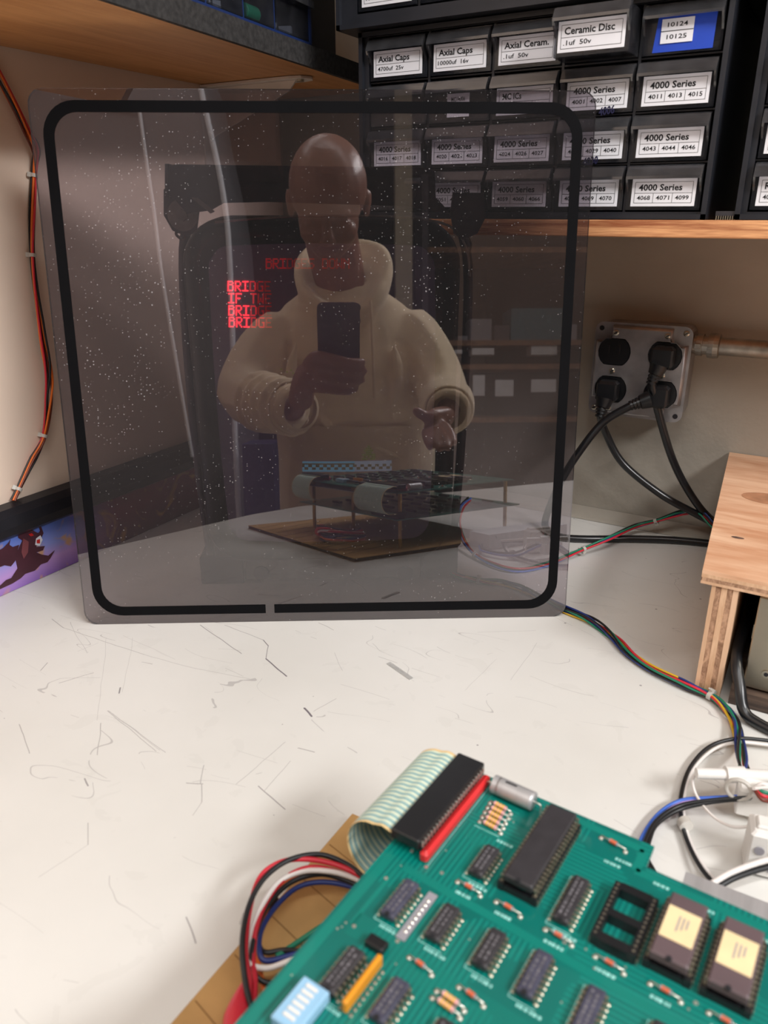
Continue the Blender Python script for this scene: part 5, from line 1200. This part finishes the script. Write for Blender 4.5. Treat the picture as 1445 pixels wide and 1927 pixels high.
for s_ in (-1, 1):
    el(hp(s_*.076, -.004, -.040), (.008, .015, .029)); el(hp(s_*.034, .070, -.062), (.022, .022, .024)); el(hp(s_*.031, .0820, -.0395), (.0125, .0105, .0075)); el(hp(s_*.082, -.010, -.032), (.004, .010, .018))
hb.tube([hp(0, .088, -.022), hp(0, .100, -.045), hp(0, .112, -.064)], lambda t: .008+.006*t, n=10); el(hp(0, .108, -.066), (.017, .010, .009))
el(hp(0, .093, -.088), (.024, .007, .005)); el(hp(0, .090, -.096), (.021, .007, .006))
nb_ = rv(648, 560, 1.78)
hb.tube([hp(0, -.02, -.05), hp(0, -.018, -.10), lerp(hp(0, -.02, -.13), nb_, .6), nb_-UPZ*.05], .056, n=16)
wL = ph(-.100, -.190, .022)
eL, eR = rv(452, 748, 1.64), rv(836, 748, 1.66); shL, shR = rv(530, 618, 1.78), rv(768, 603, 1.78)
wR = rv(845, 775, 1.50)
chb = rv(655, 650, 1.79); pel = hip
ch = [[(pel, (.13, .10), 'pel'), (lerp(pel, chb, .5), (.12, .09)), (chb, (.10, .06), 'ch'), (nb_-UPZ*.03, (.07, .06))],
      ['ch', (shL, .036), (lerp(shL, eL, .5), .036), (eL, .040), (lerp(eL, wL, .5), .036), (wL, (.026, .022))],
      ['ch', (shR, .036), (lerp(shR, eR, .5), .036), (eR, .040), (lerp(eR, wR, .5), .036), (wR, (.026, .022))]]
meshes = [skin_mesh(ch)]
def finger(pts, r0, r1):
    n_ = len(pts); return skin_mesh([[(p, r0+(r1-r0)*i/(n_-1)) for i, p in enumerate(pts)]])
# left hand round the phone
meshes.append(skin_mesh([[(wL, (.026, .020)), (ph(-.098, -.160, .014), (.026, .020)), (ph(-.090, -.125, .006), (.024, .030)), (ph(-.084, -.098, .000), (.018, .026))]]))
for i in range(4):
    L_ = (1, 1.04, 1, .86)[i]
    meshes.append(finger([ph(-.090, -.105-.012*i, .004), ph(-.072, -.074-.0205*i, -.012), ph(-.072+.034*L_, -.082-.0185*i, -.0165), ph(-.072+.062*L_, -.089-.0175*i, -.0150), ph(-.072+.081*L_, -.092-.016*i, -.0060), ph(-.072+.084*L_, -.092-.016*i, .004)], .0105, .0078))
meshes.append(finger([ph(-.096, -.140, .012), ph(-.086, -.112, .024), ph(-.064, -.092, .0245), ph(-.044, -.084, .0225)], .0135, .0085))
# right hand, open over the bench
pR = rv(818, 796, 1.455)
meshes.append(skin_mesh([[(wR, (.026, .020)), (lerp(wR, pR, .5), (.026, .022)), (pR, (.020, .036)), (rv(806, 806, 1.43), (.014, .030))]]))
for a_, b_, c_ in (((838, 800, 1.44), (850, 818, 1.41), (855, 838, 1.385)), ((826, 808, 1.43), (838, 828, 1.395), (845, 848, 1.37)), ((812, 812, 1.43), (822, 832, 1.395), (829, 850, 1.375)), ((799, 812, 1.435), (805, 830, 1.405), (811, 846, 1.39))):
    p0 = lerp(pR, rv(*a_), .4); meshes.append(finger([p0, rv(*a_), rv(*b_), lerp(rv(*b_), rv(*c_), .6), rv(*c_)], .0105, .0078))
meshes.append(finger([rv(822, 792, 1.46), rv(800, 784, 1.44), rv(786, 776, 1.43), rv(777, 768, 1.425)], .0135, .0088))
# legs
knees = []
for s_ in (-1, 1):
    h_ = pel+GE*(.09*s_)+UPZ*-.02; k_ = h_-NH*.40+GE*(.05*s_)+UPZ*-.035; a_ = V((k_.x, k_.y, FZ+.10))+NH*.02; f_ = V((k_.x, k_.y, FZ+.045))-NH*.10; knees.append((h_, k_, a_, f_))
    meshes.append(skin_mesh([[(h_, .075), (lerp(h_, k_, .5), .068), (k_, .052), (lerp(k_, a_, .4), .048), (a_, .034), (V((a_.x, a_.y, FZ+.05)), .034), (f_, (.034, .022))]]))
body = remesh(meshes, .0042, 2, hb); mesh_obj('body', body, SKIN, pr)
for s_ in (-1, 1):
    e_ = MB(); e_.ball(hp(s_*.031, .0790, -.046), .0098, X=hs, Y=hf, Z=hu, n=14, m=8); e_.ball(hp(s_*.031, .0868, -.051), (.0042, .0020, .0042), X=hs, Y=hf, Z=hu, mi=1, n=10, m=6); e_.build('eye', [NYLON, INK], pr)
# hoodie
hm = MB(); rows = []
for px_, py_, t_, hw, hd in ((672, 1110, 1.80, .155, .12), (672, 1060, 1.80, .175, .135), (672, 960, 1.80, .180, .135), (672, 850, 1.79, .182, .135), (668, 770, 1.785, .186, .132), (660, 690, 1.78, .186, .126), (652, 620, 1.78, .172, .108), (648, 575, 1.78, .135, .088), (646, 545, 1.78, .085, .07)):
    c = rv(px_, py_, t_); rows.append([c+GE*(hw*math.cos(a))+NH*(hd*math.sin(a)) for a in [2*PI*i/28 for i in range(28)]])
hm.grid(rows, closeu=True); hm.add(rows[0], [tuple(range(27, -1, -1))]); hm.add(rows[-1], [tuple(range(28))])
# folds across chest and sleeves

rnd = random.Random(3)
def sl(*a): return [rv(*q) for q in a]
slv = [skin_mesh([[(rv(740, 612, 1.78), .080), (rv(780, 640, 1.765), .078), (rv(822, 705, 1.72), .068), (eR, .062), (lerp(eR, wR, .35), .056), (lerp(eR, wR, .7), .050), (lerp(eR, wR, .92), .040)]]),
       skin_mesh([[(rv(560, 622, 1.78), .080), (rv(515, 646, 1.765), .078), (rv(470, 700, 1.72), .070), (eL, .066), (lerp(eL, wL, .35), .060), (lerp(eL, wL, .7), .052), (lerp(eL, wL, .93), .040)]])]
for k in range(5):
    t_ = .45+.11*k; c = lerp(eR, wR, t_); d_ = (wR-eR).normalized(); x_ = d_.orthogonal().normalized(); y_ = d_.cross(x_); rr_ = .056-.016*(t_-.3)
    hm.tube([c+x_*rr_*math.cos(a)+y_*rr_*math.sin(a) for a in [2*PI*i/12 for i in range(12)]], .0065, n=6, sub=2, closed=True)
    t_ = .40+.12*k; c = lerp(eL, wL, t_); d_ = (wL-eL).normalized(); x_ = d_.orthogonal().normalized(); y_ = d_.cross(x_); rr_ = .060-.018*(t_-.3)
    hm.tube([c+x_*rr_*math.cos(a)+y_*rr_*math.sin(a) for a in [2*PI*i/12 for i in range(12)]], .0065, n=6, sub=2, closed=True)
for pts in ([(560, 640, 1.665), (548, 700, 1.665), (560, 760, 1.66)], [(535, 640, 1.69), (525, 700, 1.69), (545, 765, 1.68)], [(640, 800, 1.66), (700, 840, 1.655), (760, 865, 1.66)], [(740, 640, 1.665), (748, 700, 1.66), (735, 770, 1.66)], [(600, 790, 1.66), (660, 850, 1.655), (700, 900, 1.66)]):
    hm.tube(sl(*pts), lambda t: .012*math.sin(PI*min(.98, max(.02, t)))+.002, n=8)
# hood round the neck: a thick roll high at the back, low in front
hood = sl((668, 590, 1.665), (706, 560, 1.675), (728, 520, 1.72), (722, 478, 1.77), (690, 462, 1.82), (640, 462, 1.84), (590, 470, 1.82), (565, 500, 1.77), (572, 545, 1.71), (610, 578, 1.67))
hm.tube(hood, .014, n=12, sub=5, closed=True)
hm.tube([lerp(p, nb_, .25)-UPZ*.022 for p in hood], .022, n=12, sub=4, closed=True)
hm.tube([lerp(p, nb_, .10)-UPZ*.014 for p in hood], .019, n=12, sub=4, closed=True)
hm.tube([lerp(p, nb_, .40)-UPZ*.030 for p in hood], .026, n=12, sub=4, closed=True)
hd = remesh(slv, .0055, 14, hm); mesh_obj('hoodie', hd, HOOD, pr)
pk = MB(); rows = []
for py_, a0, a1 in ((798, .30, .70), (830, .24, .76), (900, .22, .78), (960, .22, .78)):
    c = rv(670, py_, 1.79); rows.append([c+GE*(-.192*math.cos(PI*(a0+(a1-a0)*i/14)))+NH*(-.150*math.sin(PI*(a0+(a1-a0)*i/14))) for i in range(15)])
pk.grid(rows).build('hoodie_pocket', HOOD2, pr)
MB().tube(sl((697, 566, 1.650), (699, 600, 1.642), (702, 680, 1.632), (704, 750, 1.636)), .0028, n=8).build('drawstring', HOOD2, pr)
for e_, w_, in ((eR, wR), (eL, wL)):
    c0_ = lerp(e_, w_, .90); c1_ = lerp(e_, w_, 1.0); MB().grid([[p+((w_-e_).normalized().orthogonal().normalized()*math.cos(a)+(w_-e_).normalized().cross((w_-e_).normalized().orthogonal().normalized())*math.sin(a))*r_ for a in [2*PI*i/18 for i in range(18)]] for p, r_ in ((c0_, .041), (lerp(c0_, c1_, .15), .044), (lerp(c0_, c1_, .9), .040), (c1_, .034))], closeu=True).build('cuff', HOOD2, pr)
# jeans and shoes
jm = [skin_mesh([[(h_+UPZ*.03, .11), (lerp(h_, k_, .4), .088), (k_, .068), (lerp(k_, a_, .5), .060), (lerp(k_, a_, .97), .052)]]) for h_, k_, a_, f_ in knees]
jm.append(skin_mesh([[(knees[0][0], .115), (pel+UPZ*.0, .12), (knees[1][0], .115)]]))
mesh_obj('jeans', remesh(jm, .007, 3), JEAN, pr)
for h_, k_, a_, f_ in knees:
    s_ = MB(); d_ = (f_-a_); d_.z = 0; d_.normalize(); y_ = UPZ.cross(d_)
    c = V((a_.x, a_.y, FZ+.040))+d_*.055; s_.box(c, (.27, .098, .062), X=d_, Y=y_, bev=.02); s_.box(V((c.x, c.y, FZ+.008)), (.275, .104, .014), X=d_, Y=y_, bev=.004); s_.build('shoe', SHOE, pr)
# stool
sx_, sy_ = pel.x, pel.y; sz_ = pel.z-.145
stl = thing('stool', V((sx_, sy_, FZ)), 'round black stool under the person', 'stool')
MB().cyl((sx_, sy_, sz_), (sx_, sy_, sz_-.05), .17, .165, n=32).build('seat', BLACK, stl)
for k in range(4):
    a = PI/4+PI/2*k; MB().cyl((sx_+.12*math.cos(a), sy_+.12*math.sin(a), sz_-.05), (sx_+.20*math.cos(a), sy_+.20*math.sin(a), FZ+.001), .013, n=10).build('leg', DARKM, stl)

# ------------------------------------------------------------------ the room behind, seen only as reflections
GREYSIDE = mat('pale_grey_laminate', (128, 127, 132), .5, noise=.04, scale=8)
TMOLD = mat('light_grey_molding', (232, 234, 240), .35, noise=.03)
kp = 1.25
edge = [(360, 60), (377, 162), (400, 266), (415, 336), (427, 415), (433, 500), (437, 600), (440, 720), (443, 830), (450, 975), (458, 1110)]
E_ = [rhit(x, y, kp) for x, y in edge]; low = V((E_[-1].x, E_[-1].y, FZ+.001)); lft = rhit(-150, 600, kp)
pol = E_ + [low, V((lft.x, lft.y, FZ+.001)), V((lft.x, lft.y, E_[0].z))]
ac = thing('arcade_cabinet', V((low.x, low.y, FZ)), 'pale grey arcade cabinet side with light edge molding, reflected at the left of the glass', 'arcade cabinet')
MB().prism(pol, NH*.60).build('side_panel', GREYSIDE, ac)
MB().tube([p-NH*.002 for p in spline(E_, 3)]+[low+UPZ*.01], .0095, n=8, sub=1).build('edge_molding', TMOLD, ac)
MB().tube([rhit(x, y, kp-.012) for x, y in ((262, 205), (275, 300), (290, 400), (305, 520), (335, 700), (362, 860))], .006, n=8).build('panel_trim', TMOLD, ac)
MB().tube([rhit(x, y, kp-.012) for x, y in ((115, 185), (190, 196), (262, 208))], .005, n=8).build('panel_trim', GREYSIDE, ac)
# wooden post
def rbox(name, x0, y0, x1, y1, k, dep, m_, par=None, **kw):
    a = rhit(x0, y0, k); b = rhit(x1, y1, k); s0_, s1_ = a.dot(GE), b.dot(GE); z0_, z1_ = b.z, a.z
    return MB().box(GE*((s0_+s1_)/2)+NH*(k+dep/2)+UPZ*((z0_+z1_)/2), (abs(s1_-s0_), dep, abs(z1_-z0_)), X=GE, Y=NH, bev=.002).build(name, m_, par, **kw)
a = rhit(743, 400, 1.7); b = rhit(776, 400, 1.7)
sA, sB = a.dot(GE), b.dot(GE)
MB().box(GE*((sA+sB)/2)+NH*1.74+UPZ*((FZ+CZ)/2), (abs(sB-sA), .08, CZ-FZ-.002), X=GE, Y=NH, bev=.004).build('wooden_post', mat('painted_post', (150, 138, 118), .7, noise=.08), label='pale floor to ceiling post reflected right of the head', cat='post')
# storage rack
BROWNS = wood('rack_board', (110, 72, 48), (168, 122, 88), scale=4, rings=(10, 1, 10))
kr = 2.0
rk = thing('storage_rack', GE*rhit(950, 700, kr).dot(GE)+NH*(kr+.2)+UPZ*FZ, 'storage rack with boards and parts, reflected at the right of the glass', 'rack')
sL_, sR_ = rhit(800, 600, kr).dot(GE), rhit(1190, 600, kr).dot(GE)
lv = []
for y_ in (470, 645, 690, 790): lv.append(rhit(950, y_, kr).z)
for z_ in lv + [-.55]: MB().box(GE*((sL_+sR_)/2)+NH*(kr+.2)+UPZ*z_, (abs(sR_-sL_), .40, .022), X=GE, Y=NH).build('rack_board', BROWNS, rk)
for s_ in (sL_, sR_): MB().box(GE*s_+NH*(kr+.2)+UPZ*((FZ+lv[0]+.3)/2), (.025, .40, lv[0]+.3-FZ), X=GE, Y=NH).build('upright', DARKM, rk)
rn = random.Random(9)
itm = [(862, 632, 880, 643), (885, 600, 925, 643), (930, 612, 958, 643), (1063, 610, 1085, 643)]
for k, q in enumerate(itm): rbox('parts_box', q[0], q[1], q[2], q[3], kr+.02, .15, GREYP if k != 2 else DARKM, label=('small grey parts box at the left of the rack in the reflection', 'tall grey parts box beside the small one on the rack', 'dark parts box left of the teal box on the rack', 'narrow grey parts box right of the teal box on the rack')[k], cat='box')
rbox('teal_box', 962, 580, 1060, 643, kr+.02, .2, mat('teal_plastic', (70, 120, 135), .5), label='teal box on the storage rack in the reflection', cat='box')
WH = mat('bright_white_sheet', (245, 245, 248), .6)
for k, q in enumerate(((855, 658, 870, 666), (888, 655, 930, 668), (1000, 650, 1048, 668))):
    rbox('paper_bundle', q[0], q[1], q[2], q[3], kr+.01, .10, WH, label=('small white paper bundle at the left of the rack gap', 'middle white paper bundle in the rack gap', 'right hand white paper bundle in the rack gap')[k], cat='paper')
for k, q in enumerate(((890, 706, 912, 745), (932, 715, 966, 746), (1000, 714, 1046, 738))):
    rbox('white_panel', q[0], q[1], q[2], q[3], kr-.01, .01, WH, label=('narrow white panel hanging under the rack boards', 'square white panel in the middle of the rack', 'wide white panel at the right of the rack')[k], cat='panel')
# dark wooden cabinet above left of the head
rbox('dark_wooden_crate', 400, 175, 520, 305, 1.9, .3, wood('dark_crate', (70, 40, 28), (104, 62, 44), scale=4), label='dark brown wooden crate hung behind the person, reflected left of the head', cat='crate')
rbox('navy_bin', 455, 835, 520, 1020, 1.0, .22, mat('navy_bin_plastic', (44, 48, 92), .5), label='navy bin behind the person, reflected low at the left', cat='bin')

GR = {'drawer_cabinet': 'small parts drawer cabinets', 'corded_plug': 'black cords plugged into the outlet box', 'wire': 'loose wires around the circuit boards', 'wire_harness': 'tied wire bundles',
      'parts_box': 'boxes on the storage rack', 'paper_bundle': 'white paper bundles on the rack', 'white_panel': 'white panels on the rack', 'plug_connector': 'white nylon connectors', 'terminal_block': 'white nylon connectors', 'fuse_holder': 'white nylon connectors'}
for o in bpy.data.objects:
    if not o.parent and o.name.split('.')[0] in GR: o['group'] = GR[o.name.split('.')[0]]
